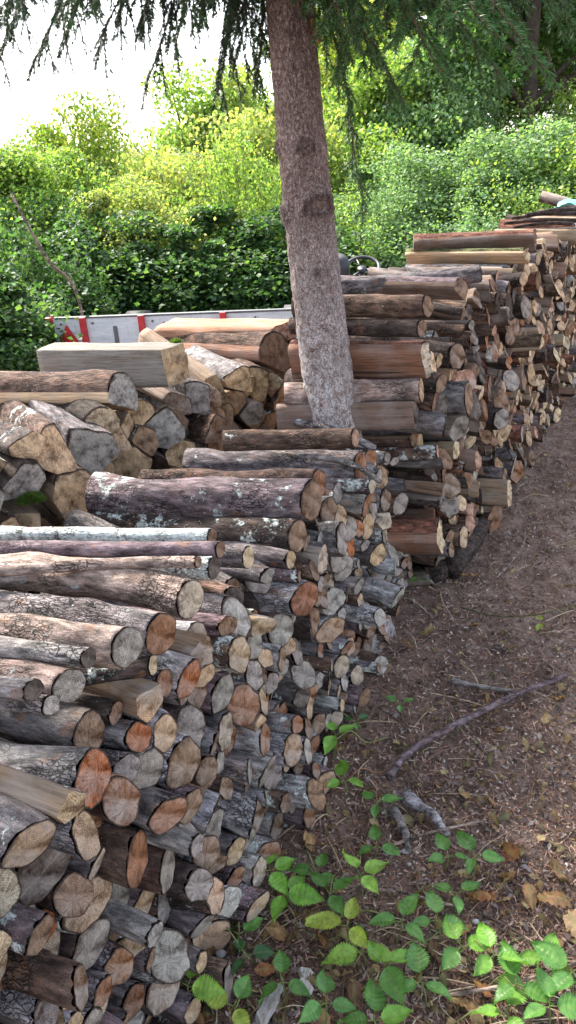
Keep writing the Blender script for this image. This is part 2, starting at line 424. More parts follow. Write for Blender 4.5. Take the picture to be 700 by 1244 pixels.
CUTS = dict(beam=(.19, .165, .14), salmon=(.30, .16, .10), weath=(.14, .095, .075), red2=(.19, .095, .06), orange=(.36, .115, .035), rust=(.26, .115, .055), brown=(.215, .13, .08), grey=(.27, .235, .205), pale=(.46, .37, .27),
            tan=(.46, .31, .185), dark=(.075, .055, .045), silver=(.36, .325, .29), straw=(.56, .42, .26), pink=(.44, .25, .17))
BARKS = dict(ash=(.24, .225, .23), grey=(.12, .105, .105), brown=(.09, .058, .043), dark=(.04, .029, .025), silver=(.19, .17, .16), red=(.13, .055, .036),
             purple=(.115, .085, .09), tan=(.20, .15, .125), moss=(.07, .075, .03))
ALL = []       # every log: dict, sorted later by how large it shows
def add_log(pile, C0, X, L, rad, cut, bark, lichen=0., grey=.3, split=None, side=None, kind='round', bend=0, tilt=(.3, -.12), rough=1.0, hand=None, nring=None, taper=0, s=0, z=0):
    ALL.append(dict(pile=pile, c=np.asarray(C0, float), X=np.asarray(X, float), L=L, rad=rad, cut=cut, bark=bark, lichen=lichen, grey=grey, split=split,
                    side=side or tuple(.30*c+.7*d for c, d in zip(cut, (.115, .08, .062))), kind=kind, bend=bend, tilt=tilt, rough=rough, hand=hand, nring=nring, taper=taper, s=s, z=z, seed=len(ALL)+1))

def log_geo(q, near):
    """returns (side MB, cap MB) in local space: X runs to the visible end"""
    rad = q['rad']; L = q['L']; sd_ = q['seed']; g = np.random.default_rng(sd_)
    seg = len(rad); nr = q['nring'] or (20 if near else 5)
    th = np.linspace(0, 2*math.pi, seg, endpoint=False); ct, sn = np.cos(th), np.sin(th)
    off = g.uniform(0, 40, 3); rm = rad.mean()
    t = np.linspace(0, 1, nr); t = 1-(1-t)**1.5                    # denser to the visible end
    xs = (t-.5)*L; bz = g.uniform(-1, 1); V = []
    jag = .006*q['rough']*np.abs(fbm(np.stack([ct*3, sn*3, ct*0+sd_], -1), 5))
    kn_ = [(g.uniform(-.45, .45)*L, g.uniform(0, 6.283), g.uniform(.10, .28)) for _ in range(g.integers(1, 4))] if near and q['split'] is None else []
    barkmask = np.ones(seg, bool)
    if q['split'] is not None:
        a0, wd = q['split']; dlt = (th-a0+math.pi) % (2*math.pi)-math.pi; barkmask = np.abs(dlt) < wd
    for k in range(nr):
        P = np.stack([xs[k]*6+off[0]+ct*0, ct*rm*28+off[1], sn*rm*28+off[2]], -1)
        f = 1+(.055*q['rough'])*fbm(P, sd_ % 97, 2)*(1 if q['split'] is None else .5)+(.5-t[k])*q['taper']
        r_ = rad*f+np.where(barkmask, .0016, -.0008)*(1+fbm(P*3, 3, 2))
        cyy = q['bend']*math.sin(math.pi*t[k])*L; czz = bz*.4*cyy
        x = xs[k]+np.zeros(seg)
        for (kx, ka, kh) in kn_: r_ = r_+rm*kh*np.exp(-(((xs[k]-kx)/(.7*rm))**2+(((th-ka+math.pi) % (2*math.pi)-math.pi)/.5)**2))
        if k == nr-1: x = x-jag*barkmask; r_ = r_*.985
        wgt = t[k]**5
        wob = rm*.32*fbm(np.array([[xs[k]*7+sd_, 1.5, sd_*.7], [xs[k]*7+sd_, 7.5, sd_*.3]]), 13, 2)*(1 if near and q['split'] is None else 0)*(1-t[k]**3)
        y, z = ct*r_+cyy+wob[0], sn*r_+czz+wob[1]
        x = x+wgt*(q['tilt'][0]*y+q['tilt'][1]*z)
        V.append(np.stack([x, y, z], -1))
    V = np.array(V); last = V[-1].copy(); V = V.reshape(-1, 3)
    fs = [(k*seg+j, k*seg+(j+1) % seg, (k+1)*seg+(j+1) % seg, (k+1)*seg+j) for k in range(nr-1) for j in range(seg)]
    ms = [0 if barkmask[j] else 1 for k in range(nr-1) for j in range(seg)]
    fs.append(tuple(range(seg))[::-1]); ms.append(1)
    tint = (*q['side'], q['grey']); bt = (*q['bark'], q['lichen'])
    sm = MB(); sm.add(V, fs, ms, p=V+off, tint=tint, btint=bt, rn=np.zeros(len(V)))
    # cap
    last[:, 0] += jag*barkmask; rings = [1.0, .93, .66, .36]; CV = []; RN = []
    cen = np.array([last[:, 0].mean(), last[:, 1].mean(), last[:, 2].mean()])
    for fct in rings:
        W = cen+(last-cen)*fct
        if fct < 1: W[:, 0] += .0010+(.0022 if q['split'] is None else .006)*fbm(W*55+off, 9, 2)*q['rough']
        CV.append(W); RN.append(np.where(barkmask, fct, fct*.85))
    CV = np.concatenate(CV+[cen[None]+[[.002, 0, 0]]]); RN = np.concatenate(RN+[[0.]])
    cf = [(k*seg+j, k*seg+(j+1) % seg, (k+1)*seg+(j+1) % seg, (k+1)*seg+j) for k in range(3) for j in range(seg)]
    cf += [(3*seg+j, 3*seg+(j+1) % seg, 4*seg) for j in range(seg)]
    pith = np.array([0, *(g.uniform(-.25, .25, 2)*rm)])
    if q['split'] is not None: pith = np.array([0, -math.cos(q['split'][0])*rm*1.1, -math.sin(q['split'][0])*rm*1.1])
    cm = MB(); cm.add(CV, cf, 0, p=(CV-cen)*[1, 1, 1]-pith, tint=(*q['cut'], q['grey']), rn=RN)
    return sm, cm

def jitter(c, g, a=.12):
    k = 1+g.uniform(-a, a)*1.5; return tuple(max(.01, v*k*(1+g.uniform(-a, a)*.35)) for v in c)

def pick(g, table):
    ks = list(table); wv = np.array([table[k] for k in ks], float); return ks[g.choice(len(ks), p=wv/wv.sum())]

# ---- the hand-placed logs: (right end px, left end px, radius px, cut, bark, lichen, look words)
def hand(pile, P, N, D, items):
    out = []
    for (a, b, rp, cut, bark, lich, words, kw) in items:
        A = on_plane(*a, P+N*kw.get('out', 0), N); rr = rp*proj(A)[2]/F
        B = on_z(*b, A[2]+kw.get('dz', 0)); ax = A-B; ln = np.linalg.norm(ax); ax /= ln
        if ax@N < .75 and not kw.get('free'): ax = ax+N*(.9-ax@N); ax /= np.linalg.norm(ax)
        L = kw.get('L', min(max(ln, .42), .58))
        s, z = (A-P)@D, A[2]
        out.append((s, z, rr, A, ax, L, cut, bark, lich, words, kw))
    return out
NEAR = hand('near', P1, N1, D1, [
    ((232, 727), (-15, 703), 24, 'pale', 'tan', .15, 'thick round log with a creamy cut end and pinkish bark', dict(bend=.06, L=.56, flare=1)),
    ((197, 770), (0, 738), 26, 'rust', 'grey', .35, 'thick grey log with a large rusty brown cut end', dict(L=.5)),
    ((155, 787), (-20, 748), 25, 'grey', 'tan', .1, 'thick rough barked log with a grey round cut end', dict(bend=-.05, L=.5, out=.03)),
    ((108, 800), (-10, 788), 11, 'dark', 'silver', .2, 'slim smooth grey branch with a black cut end', dict(bend=.03, L=.42, out=.02)),
    ((86, 833), (-30, 812), 21, 'grey', 'tan', .1, 'grey cut log with a streaked weathered end', dict(L=.4, rough=1.4)),
    ((42, 838), (-60, 830), 13, 'dark', 'grey', .2, 'short dark ended grey log', dict(L=.4)),
    ((186, 808), (140, 815), 12, 'straw', 'dark', .5, 'small black barked log with a bright cream cut end', dict(L=.4)),
    ((62, 857), (0, 850), 12, 'silver', 'grey', .3, 'small grey log with a pale silvery end', dict(L=.4)),
    ((260, 690), (35, 700), 14, 'dark', 'silver', .75, 'lichen speckled branch with a dark cut end', dict(bend=.02, L=.55)),
    ((240, 683), (100, 690), 6, 'brown', 'tan', .3, 'thin crooked pale branch', dict(bend=.06, L=.42)),
    ((268, 668), (68, 668), 10, 'brown', 'purple', .15, 'slim straight purplish brown branch', dict(L=.52)),
    ((258, 652), (90, 650), 9, 'brown', 'silver', 1.0, 'slim branch crusted with white lichen', dict(L=.5, out=-.08)),
    ((302, 677), (150, 668), 13, 'straw', 'grey', .5, 'grey branch with a frayed creamy cut end', dict(L=.5)),
    ((362, 652), (100, 632), 19, 'brown', 'dark', .5, 'dark log with white lichen flecks', dict(L=.58)),
    ((378, 608), (108, 605), 26, 'brown', 'purple', .5, 'thick dark log heavily blotched with white and green lichen', dict(L=.6, rough=1.5)),
    ((388, 588), (210, 588), 18, 'rust', 'brown', .15, 'brown log with a lighter torn strip along its side', dict(L=.5, out=-.02)),
    ((438, 568), (220, 565), 21, 'rust', 'grey', .3, 'grey brown log with reddish cut end', dict(L=.56)),
    ((432, 532), (285, 535), 12, 'pink', 'brown', .2, 'reddish brown barked log with a torn pink knot', dict(L=.4, bend=.02)),
    ((450, 556), (385, 545), 10, 'rust', 'dark', .3, 'short dark log beside the spruce trunk', dict(L=.2)),
    ((487, 548), (440, 545), 12, 'rust', 'silver', 1.0, 'short stub covered in pale green lichen', dict(L=.2)),
])
ROW = hand('row', PR, N1, D1, [
    ((214, 443), (50, 443), 24, 'tan', 'grey', 0, 'squared split log with a long pale grey side', dict(sq=1, L=.5, side='beam', rough=1.2)),
    ((150, 480), (-30, 480), 27, 'silver', 'brown', .1, 'long split log with torn brown bark and dark weathered end', dict(split=1, L=.6, side='tan', rough=1.6)),
    ((335, 432), (205, 425), 27, 'brown', 'brown', .1, 'dark ended split log under the flat salmon slab', dict(split=1, L=.55, side='pink')),
    ((350, 402), (228, 402), 18, 'pink', 'brown', .1, 'broad flat split slab with a fresh salmon top', dict(slab=1, L=.62, side='salmon', rough=2.2)),
])
SECOND = hand('second', P2, N2, D2, [
    ((583, 333), (440, 353), 10, 'dark', 'grey', .35, 'long knobbly grey branch lying on top', dict(L=.62, bend=.03)),
    ((520, 372), (415, 372), 13, 'brown', 'brown', .1, 'weathered brown log with splintered end', dict(L=.45, rough=1.6)),
    ((513, 399), (420, 397), 10, 'brown', 'dark', .1, 'dark round log with peeling bark', dict(L=.45)),
    ((517, 437), (425, 437), 21, 'pale', 'red', 0, 'thick split log with torn red brown bark', dict(L=.45, split=1, side='red2', rough=1.8)),
    ((512, 474), (425, 478), 15, 'tan', 'tan', 0, 'smooth yellowish brown log', dict(L=.45)),
    ((504, 503), (430, 505), 16, 'dark', 'dark', .1, 'thick blackish split log', dict(L=.45, split=1, side='weath')),
    ((650, 293), (520, 299), 13, 'brown', 'red', 0, 'big red brown split log topping the tall stack', dict(L=.6, split=1, side='weath', rough=1.8)),
    ((640, 311), (515, 312), 9, 'straw', 'moss', 0, 'mossy split log with a pale end', dict(L=.6, split=1, side='tan', rough=1.8)),
    ((560, 352), (470, 350), 13, 'brown', 'purple', 0, 'purplish split log under the knobbly branch', dict(L=.55, split=1, side='weath')),
    ((535, 655), (495, 655), 24, 'straw', 'red', 0, 'reddish barked split log with a large bright pale end', dict(L=.45, split=1, side='red2', out=.05)),
])

def near_top(s):
    return (np.interp(s, [-1, 0, .3, .6, 1.0, 1.3, 1.5, 1.75, 1.95], [.80, .80, .78, .76, .74, .76, .74, .60, .30]))
def sec_top(s): return (np.interp(s, [-.6, -.1, .3, 1.2, 1.5, 2.4, 5], [.96, 1.04, 1.13, 1.17, 1.165, 1.17, 1.16]))
def row_top(s): return (np.interp(s, [-.2, .8, 1.4, 2.3, 2.6], [1.05, 1.0, .90, .86, .85]))
def rn_near(g): return float(np.clip(g.lognormal(math.log(.028), .38), .013, .044))
def rn_sec(g): return float(np.clip(g.lognormal(math.log(.037), .32), .018, .064))
def rn_row(g): return float(np.clip(g.lognormal(math.log(.050), .25), .03, .075))

def stack(pile, P, N, D, handl, lo, hi, top, rfun, smax, seed, style):
    fixed = [(h[0], h[1], h[2]) for h in handl]
    C, nf = pack(lo, hi, top, rfun, fixed, smax, seed); g = np.random.default_rng(seed+1)
    th = np.linspace(0, 2*math.pi, SEG, endpoint=False)
    for k, (s, z, r) in enumerate(C):
        if k < nf:
            (s, z, r, A, ax, L, cut, bark, lich, words, kw) = handl[k]
            shape = 1+.05*fbm(np.stack([np.cos(th)*1.3, np.sin(th)*1.3, th*0+k*3.3], -1), 2, 2)
            sp = None
            if kw.get('sq'): shape = np.minimum(1/np.maximum(np.abs(np.cos(th)), .01), 1/np.maximum(np.abs(np.sin(th)), .01))*.95; sp = (R(200), .01)
            if kw.get('slab'): shape = np.minimum(1/np.maximum(np.abs(np.cos(th)), .01)*2.1, .62/np.maximum(np.abs(np.sin(th)), .01)); sp = (R(-90), 1.1)
            if kw.get('split'): a0 = g.uniform(-.5, 1.2); c = np.cos(th-a0); shape = np.where(c < -.1, np.minimum(1.15, .55/np.maximum(-c, .05)), 1.08); sp = (a0, 1.5)
            add_log(pile, A-ax*L/2, ax, L, r*shape, jitter(CUTS[cut], g, .05), jitter(BARKS[bark], g, .05), lich, .3, sp, CUTS.get(kw.get('side'), None), 'split' if sp else 'round', kw.get('bend', 0),
                    (.28+g.uniform(-.1, .1), -.1), kw.get('rough', 1)*1.35, words, 30, .05, s, z)
            continue
        px, py, dep = proj(P+D*s+[0, 0, z]+N*0)
        st = style(g, s, z, r)
        split = g.random() < st['split']
        if split:
            shape = 1+.12*fbm(np.stack([np.cos(th), np.sin(th), th*0+k*3.3], -1), 2, 2); 
            for fl in range(2 if g.random() < .75 else 1):
                ph = (a_ + g.uniform(1.5, 2.6)) if fl else g.uniform(0, 6.28); a_ = ph; shape = np.minimum(shape, g.uniform(.4, .72)/np.maximum(np.cos(th-ph), .05))
            rad = cell_radius(C, k, r*1.5, shape)
            sp = (a_+g.uniform(2.6, 3.6), g.uniform(.7, 1.3)) if pile != 'row' or g.random() < .35 else (g.normal(1.6, .5), g.uniform(1.1, 1.7))
        else:
            shape = 1+.06*fbm(np.stack([np.cos(th)*1.2, np.sin(th)*1.2, th*0+k*3.3], -1), 2, 2)+g.uniform(0, .07)*np.cos(2*(th-g.uniform(0, 3))); rad = cell_radius(C, k, r*1.05, shape); sp = None
        yaw, pit = g.normal(0, R(st['ang']))+R(st.get('yaw0', 0)), g.normal(0, R(st['ang']*.8))
        X = N*math.cos(yaw)+D*math.sin(yaw); X = X*math.cos(pit)+np.array([0, 0, 1])*math.sin(pit)
        out = st['lean']*z+g.normal(0, st['out'])+(.05*g.random() if g.random() < .18 else 0); L = .5+g.uniform(-.04, .04)
        if pile == 'near' and 1.30 < s < 1.68: L = .12
        A = P+D*s+np.array([0, 0, z])+N*out
        cn, bn = pick(g, st['cuts']), pick(g, st['barks'])
        add_log(pile, A-X*L/2, X, L, rad, jitter(CUTS[cn], g), jitter(BARKS[bn], g), max(0, g.normal(st['lich'], .3)), np.clip(g.normal(st['grey'], .25), 0, 1), sp, None,
                'split' if split else 'round', g.normal(0, .008), (st['tl']+g.normal(0, .25), -.10+g.normal(0, .2)), g.uniform(.8, 1.6), None, None, 0, s, z)
        ALL[-1]['cn'] = cn; ALL[-1]['bn'] = bn; ALL[-1]['r'] = r

def style_near(g, s, z, r):
    lowy = z < .45
    cuts = dict(orange=1.1 if s < .7 else .4, rust=1.8, brown=5, grey=3 if s < .8 else 4, silver=1.5 if s < .8 else 4, pale=1.4 if s < .8 else 3, tan=3.5, dark=.5)
    return dict(tl=.12, split=.10, ang=5, lean=-.02, out=.034, cuts=cuts, barks=dict(grey=4, brown=1.2, dark=1.6, ash=2 if not lowy else 4, silver=2, purple=2), lich=.12, grey=.55)
def style_sec(g, s, z, r):
    far = s > 1.0
    return dict(tl=.0, split=.75 if far else .5, ang=7, lean=-.03, out=.034, cuts=dict(straw=5 if far else .8, tan=5 if far else 1.5, pink=.7, brown=3.5, rust=1.0, grey=2, dark=1.6),
                barks=dict(dark=4, brown=3, red=1.3, grey=1.2), lich=0., grey=.25)
def style_row(g, s, z, r):
    return dict(yaw0=-30, tl=.12, split=1.0, ang=5, lean=0., out=.03, cuts=dict(tan=4.5, straw=1.5, silver=1.2, brown=3, grey=1.2, dark=.5), barks=dict(dark=3, brown=3, grey=1.5), lich=.15, grey=.3)

stack('near', P1, N1, D1, NEAR, lambda z: -.75, lambda z: 1.93-.5*z, near_top, rn_near, 1.9, 5, style_near)
stack('second', P2, N2, D2, SECOND, lambda z: -.18-.42*z, lambda z: 4.6, sec_top, rn_sec, 4.5, 8, style_sec)
stack('row', PR, N1, D1, ROW, lambda z: -.2, lambda z: 2.55, row_top, rn_row, 2.5, 9, style_row)

# ---- choose the 300 of each kind that show largest
for q in ALL:
    e = q['c']+q['X']*q['L']/2; px, py, dep = proj(e); q['px'], q['py'] = px, py
    q['size'] = q['rad'].mean()/dep*F
    inside = -20 < px < 725 and -20 < py < 1270 and dep > 0
    if q['pile'] == 'row' and q['z'] < .35+max(0, .5-q['s'])*.3: inside = False
    q['score'] = (q['size'] if inside else 0)+(1000 if q['hand'] else 0)
keep = []
for kd in ('round', 'split'):
    L_ = sorted([q for q in ALL if q['kind'] == kd], key=lambda q: -q['score'])
    keep += [q for q in L_[:296] if q['score'] > 0]
kept = set(id(q) for q in keep)

# ---- labels: look + place + order, all read off the log itself
CW = dict(orange='orange', rust='rusty brown', brown='brown', grey='grey', pale='cream', tan='tan', dark='blackish', silver='silvery', straw='straw yellow', pink='salmon')
BW = dict(ash='ashen', grey='grey', brown='brown', dark='dark', silver='silvery', red='reddish', purple='purplish', tan='tan', moss='mossy')
def size_word(q):
    r = q['rad'].mean(); return 'slim' if r < .027 else 'thick' if r > (.042 if q['pile'] == 'near' else .058) else 'mid-sized'
def place(q):
    z, s = q['z'], q['s']
    if q['pile'] == 'near':
        h = 'low' if z < .27 else 'halfway up' if z < .55 else 'high'
        e = 'at its near end' if s < .3 else 'left of the bramble leaves' if s < .8 else 'below the lichened logs' if s < 1.3 else 'near the spruce'
        return f'{h} in near stack {e}'
    if q['pile'] == 'second':
        h = 'low' if z < .4 else 'halfway up' if z < .8 else 'high'
        e = 'beside the spruce' if s < .3 else 'before the far sticks' if s < 1.3 else 'at its far end'
        return f'{h} in tall stack {e}'
    h = 'low' if z < .65 else 'high'
    return f'{h} in back row ' + ('at its left end' if s < .9 else 'below the trailer' if s < 1.5 else 'left of the spruce')
buckets = {}
for q in keep:
    if q['hand']: continue
    key = (f"{size_word(q)} {BW[q['bn']]} {q['kind']} log with {CW[q['cn']]} end", place(q)); buckets.setdefault(key, []).append(q)
ORD = ['first', 'second', 'third', 'fourth', 'fifth', 'sixth', 'seventh', 'eighth', 'ninth', 'tenth']
for (look, pl), L_ in buckets.items():
    if len(L_) == 1: L_[0]['label'] = f'{look}, {pl}'; continue
    L_.sort(key=lambda q: q['px'])
    for i, q in enumerate(L_):
        o_ = ('leftmost' if i == 0 else 'rightmost' if i == len(L_)-1 else ORD[i]+' from left')
        q['label'] = f'{look}, {pl}, {o_}'
def trim(t):
    wds = t.split()
    if len(wds) > 16:
        t = t.replace(' of the bramble leaves', ' of brambles').replace('below the lichened', 'below lichened').replace('at its left end', 'leftward').replace('left of the spruce', 'by the spruce').replace(' with ', ', ')
    if len(t.split()) > 16: t = t.replace(' in near stack', ', near stack').replace(' in tall stack', ', tall stack').replace(' in back row', ', back row').replace(' from left', '')
    return t
GRP = dict(near='logs of the low near stack', second='logs of the tall stack', row='logs of the back row')
rest = {}
def wmat(q):
    X = q['X']/np.linalg.norm(q['X']); Y = np.cross([0, 0, 1.0], X); Y /= np.linalg.norm(Y); Z = np.cross(X, Y)
    return X, Y, Z
for q in ALL:
    X, Y, Z = wmat(q); c = q['c']
    if id(q) in kept:
        sm, cm = log_geo(q, q['size'] > 14)
        M = Matrix(((X[0], Y[0], Z[0], c[0]), (X[1], Y[1], Z[1], c[1]), (X[2], Y[2], Z[2], c[2]), (0, 0, 0, 1)))
        nm = 'split_log' if q['kind'] == 'split' else 'round_log'
        o = link(nm, sm.mesh(nm, [BARK, SPLIT]), mat4=M)
        cu = link('cut_end', cm.mesh('cut_end', [CUT]), parent=o)
        tag(o, trim(q.get('label') or q['hand']+{'near': ' atop the near stack', 'second': ' in the tall stack', 'row': ' on the back row'}[q['pile']]), 'log', GRP[q['pile']])
    else:
        q['nring'] = 4; sm, cm = log_geo(q, False)
        B = rest.setdefault(q['pile'], MB()); Rm = np.stack([X, Y, Z])
        for src, mo in ((sm, None), (cm, 2)):
            V = np.concatenate(src.v)@Rm+c; at = {k: np.concatenate(v) for k, v in src.a.items()}
            if 'btint' not in at: at['btint'] = np.zeros((len(V), 4))
            B.add(V, src.f, src.m if mo is None else 2, **at)
for k, B in rest.items():
    o = link('stacked_firewood', B.mesh('stacked_firewood', [BARK, SPLIT, CUT]))
    tag(o, {'near': 'small hidden-away logs filling the near stack', 'second': 'small far logs filling the tall stack', 'row': 'logs low in the back row behind the near stack'}[k], kind='stuff')
print('logs', len(ALL), 'kept', len(keep), {k: sum(q['pile'] == k for q in ALL) for k in GRP})

# ------------------------------------------------------------------ loose sticks and pieces
def stick(name, pts, r0, r1, label, cat='stick', bark='grey', lich=.1, cut='brown', group=None, seg=10, noise=.12, seed=1):
    path = smooth_path(pts, 10); mb = MB(); n = len(path); g = np.random.default_rng(seed)
    path = path + .15*r0*np.stack([fbm(path*9+seed, 1), fbm(path*9+seed, 2), fbm(path*9+seed, 3)], -1)
    c = path.mean(0); base = np.array([c[0], c[1], path[:, 2].min()-r0])
    tube(mb, path-base, np.linspace(r0, r1, n), seg, noise=noise, nscale=40, seed=seed, btint=(*BARKS[bark], lich), p=np.zeros(3))
    V = np.concatenate(mb.v); mb.a['p'] = [V*[1, 1, 1]+g.uniform(0, 9, 3)]
    o = link(name, mb.mesh(name, [BARK]), loc=Vector(base)); tag(o, label, cat, group); return o
def gp(px, py, h=0.0):
    P = on_z(px, py, h); return P
stick('fallen_branch', [gp(472, 944, .016), gp(500, 912, .02), gp(560, 877, .03), gp(630, 843, .03), gp(688, 820, .02)], .0115, .009, 'long curved dark bare branch lying on the ground', 'branch', 'purple', 0, seed=3)
stick('fallen_branch', [gp(548, 826, .008), gp(580, 833, .01), gp(640, 842, .008)], .010, .006, 'short pale splintered branch behind the long curved one', 'branch', 'silver', 0, seed=4)
stick('fallen_branch', [gp(478, 982, .01), gp(490, 1005, .012), gp(497, 1034, .008)], .014, .009, 'weathered grey root piece left of its larger neighbour', 'branch', 'silver', 0, seed=5, noise=.5)
stick('fallen_branch', [gp(492, 968, .012), gp(520, 985, .02), gp(545, 1015, .01)], .018, .008, 'thick weathered grey root piece right of its neighbour', 'branch', 'ash', 0, seed=6, noise=.5)
stick('fallen_branch', [gp(603, 702, .006), gp(622, 682, .02), gp(636, 660, .02), gp(638, 642, .006)], .004, .003, 'thin pale curved twig on the path by the tall stack', 'twig', 'tan', 0, seed=7)
stick('fallen_branch', [gp(560, 738, .008), gp(600, 748, .012), gp(650, 747, .012), gp(700, 735, .008)], .003, .0025, 'thin greenish stalk crossing the bare path', 'twig', 'moss', 0, seed=8)
stick('fallen_branch', [gp(462, 1032, .01), gp(520, 1012, .03), gp(590, 996, .01)], .004, .003, 'thin straw coloured stalk above the bramble leaves', 'twig', 'tan', 0, seed=9)
stick('bramble_cane', [gp(360, 1062, .01), gp(420, 1075, .06), gp(490, 1085, .07), gp(550, 1100, .02)], .004, .003, 'reddish tan arching cane among the bramble leaves', 'cane', 'tan', 0, seed=10)
stick('bramble_cane', [gp(540, 1210, .01), gp(620, 1195, .04), gp(700, 1170, .03)], .004, .003, 'green tan cane under the large lower right bramble leaves', 'cane', 'tan', 0, seed=11)
stick('ground_log', [gp(548, 692, .04), gp(572, 660, .04), gp(606, 600, .04)], .045, .035, 'old dark log lying along the foot of the tall stack', 'log', 'dark', 0, seed=12, seg=16, noise=.3)
stick('ground_log', [gp(516, 700, .03), gp(540, 690, .05)], .05, .04, 'short rotten dark log below the bright pale cut end', 'log', 'dark', .1, seed=13, seg=16, noise=.3)
# plank bits at the bottom
def slab(name, px, py, L, W, T, yaw, label, tint, seed):
    c = gp(px, py); mb = MB(); g = np.random.default_rng(seed)
    xs = np.linspace(-L/2, L/2, 9); V = []
    for x in xs:
        wv = W/2*(1+.25*g.normal()); 
        for (a, b) in ((-1, 0), (-.6, 1), (.6, 1), (1, 0)): V.append((x+g.normal()*.003, a*wv, b*T*(1+.2*g.normal())))
    fs = [(k*4+j, k*4+(j+1) % 4, k*4+4+(j+1) % 4, k*4+4+j) for k in range(8) for j in range(4)]+[(3, 2, 1, 0), (32, 33, 34, 35)]
    mb.add(V, fs, 0, smooth=False, tint=(*tint, .3), p=np.array(V))
    o = link(name, mb.mesh(name, [SPLIT]), loc=Vector((c[0], c[1], .004))); o.rotation_euler = (0, 0, yaw); tag(o, label, 'wood piece'); return o
slab('wood_offcut', 322, 1232, .12, .035, .014, R(62), 'grey splintered board piece on the dead leaves by the near stack', (.33, .31, .29), 1)
slab('wood_offcut', 232, 1105, .05, .03, .01, R(20), 'small pale wood offcut at the foot of the near stack', (.40, .33, .27), 2)
slab('wood_offcut', 370, 1192, .045, .025, .01, R(80), 'small whitish splinter beside the dark trefoil leaf', (.5, .48, .46), 3)
slab('wood_offcut', 350, 995, .045, .02, .012, R(40), 'small cream chip beside the near stack foot', (.48, .4, .3), 4)
def stone(px, py, r, label, seed):
    c = gp(px, py); mb = MB(); n, m_ = 9, 12; V = []
    for i in range(n):
        for j in range(m_):
            a = math.pi*i/(n-1); b = 2*math.pi*j/m_; V.append((math.sin(a)*math.cos(b), math.sin(a)*math.sin(b)*.8, math.cos(a)*.6))
    V = np.array(V); V = V*(1+.18*fbm(V*1.4+seed, seed))[:, None]*r; V[:, 2] += r*.45
    fs = [(i*m_+j, (i+1)*m_+j, (i+1)*m_+(j+1) % m_, i*m_+(j+1) % m_) for i in range(n-1) for j in range(m_)]
    mb.add(V, fs, 0); o = link('stone', mb.mesh('stone', [STONE]), loc=Vector((c[0], c[1], -.002))); tag(o, label, 'stone', 'small stones on the ground')
STONE = mat_simple('stone', (.3, .29, .29), .85, .2, 60, .3, .3)
for i, (px, py, r, lb) in enumerate([(493, 1035, .010, 'small grey stone beside the grey root pieces'), (578, 1120, .008, 'small grey stone among the middle bramble leaves'), (497, 1050, .006, 'tiny grey stone below the root pieces'), (268, 1160, .012, 'rounded grey stone by the near stack foot'), (346, 1003, .008, 'tiny pebble at the edge of the near stack')]): stone(px, py, r, lb, i+1)

# ---- sticks and tarp on the far top of the tall stack
for i, (a, b, r, lb) in enumerate([((705, 268), (612, 271), .016, 'lowest long dark stick laid on the tall stack'), ((702, 260), (622, 265), .014, 'middle long dark stick laid on the tall stack'), ((706, 254), (640, 261), .013, 'uppermost thin dark stick laid on the tall stack'), ((695, 272), (625, 276), .012, 'thin grey stick nearest the split tops of the tall stack')]):
    A = on_plane(*a, P2+N2*.02, N2); z = A[2]; B = on_z(*b, z+.01)
    if np.linalg.norm(A-B) > 1.2: B = A+(B-A)/np.linalg.norm(A-B)*1.2
    stick('long_stick', [A, (A+B)/2+[0, 0, .012], B], r, r*.7, lb, 'stick', 'dark', .1, seed=20+i, group='sticks on the tall stack')
stick('long_stick', [on_plane(455, 545, P1+N1*.0, N1), on_z(405, 522, .84), on_z(342, 510, .85)], .012, .014, 'mottled stick leaning on the near stack before the spruce trunk', 'stick', 'grey', .5, seed=31)
stick('long_stick', [on_plane(462, 585, P1+N1*.06, N1), on_z(415, 560, .80), on_z(300, 548, .80)], .009, .008, 'thin grey stick poking out beside the lichened stub', 'stick', 'silver', .2, seed=32)
mb = MB(); n = 14; A = on_plane(697, 247, P2-N2*.1, N2)
uu, vv = np.meshgrid(np.linspace(-.16, .16, n), np.linspace(-.10, .10, n)); V = np.stack([uu, vv, .07*np.cos(uu*5)*np.cos(vv*8)+.02*fbm(np.stack([uu*14, vv*14, uu*0], -1), 4)], -1).reshape(-1, 3)
i0 = (np.arange(n-1)[:, None]*n+np.arange(n-1)[None]).ravel()
mb.add(V, np.stack([i0, i0+1, i0+n+1, i0+n], 1).tolist(), 0)
o = link('tarpaulin', mb.mesh('tarpaulin', [mat_simple('turquoise_sheet', (.10, .42, .45), .45, .5, 20, .2, .2)]), loc=Vector(A)-Vector((0, 0, .05))); o.rotation_euler = (0, 0, R(60))
tag(o, 'crumpled turquoise plastic sheet lying on the far end of the tall stack', 'plastic sheet')

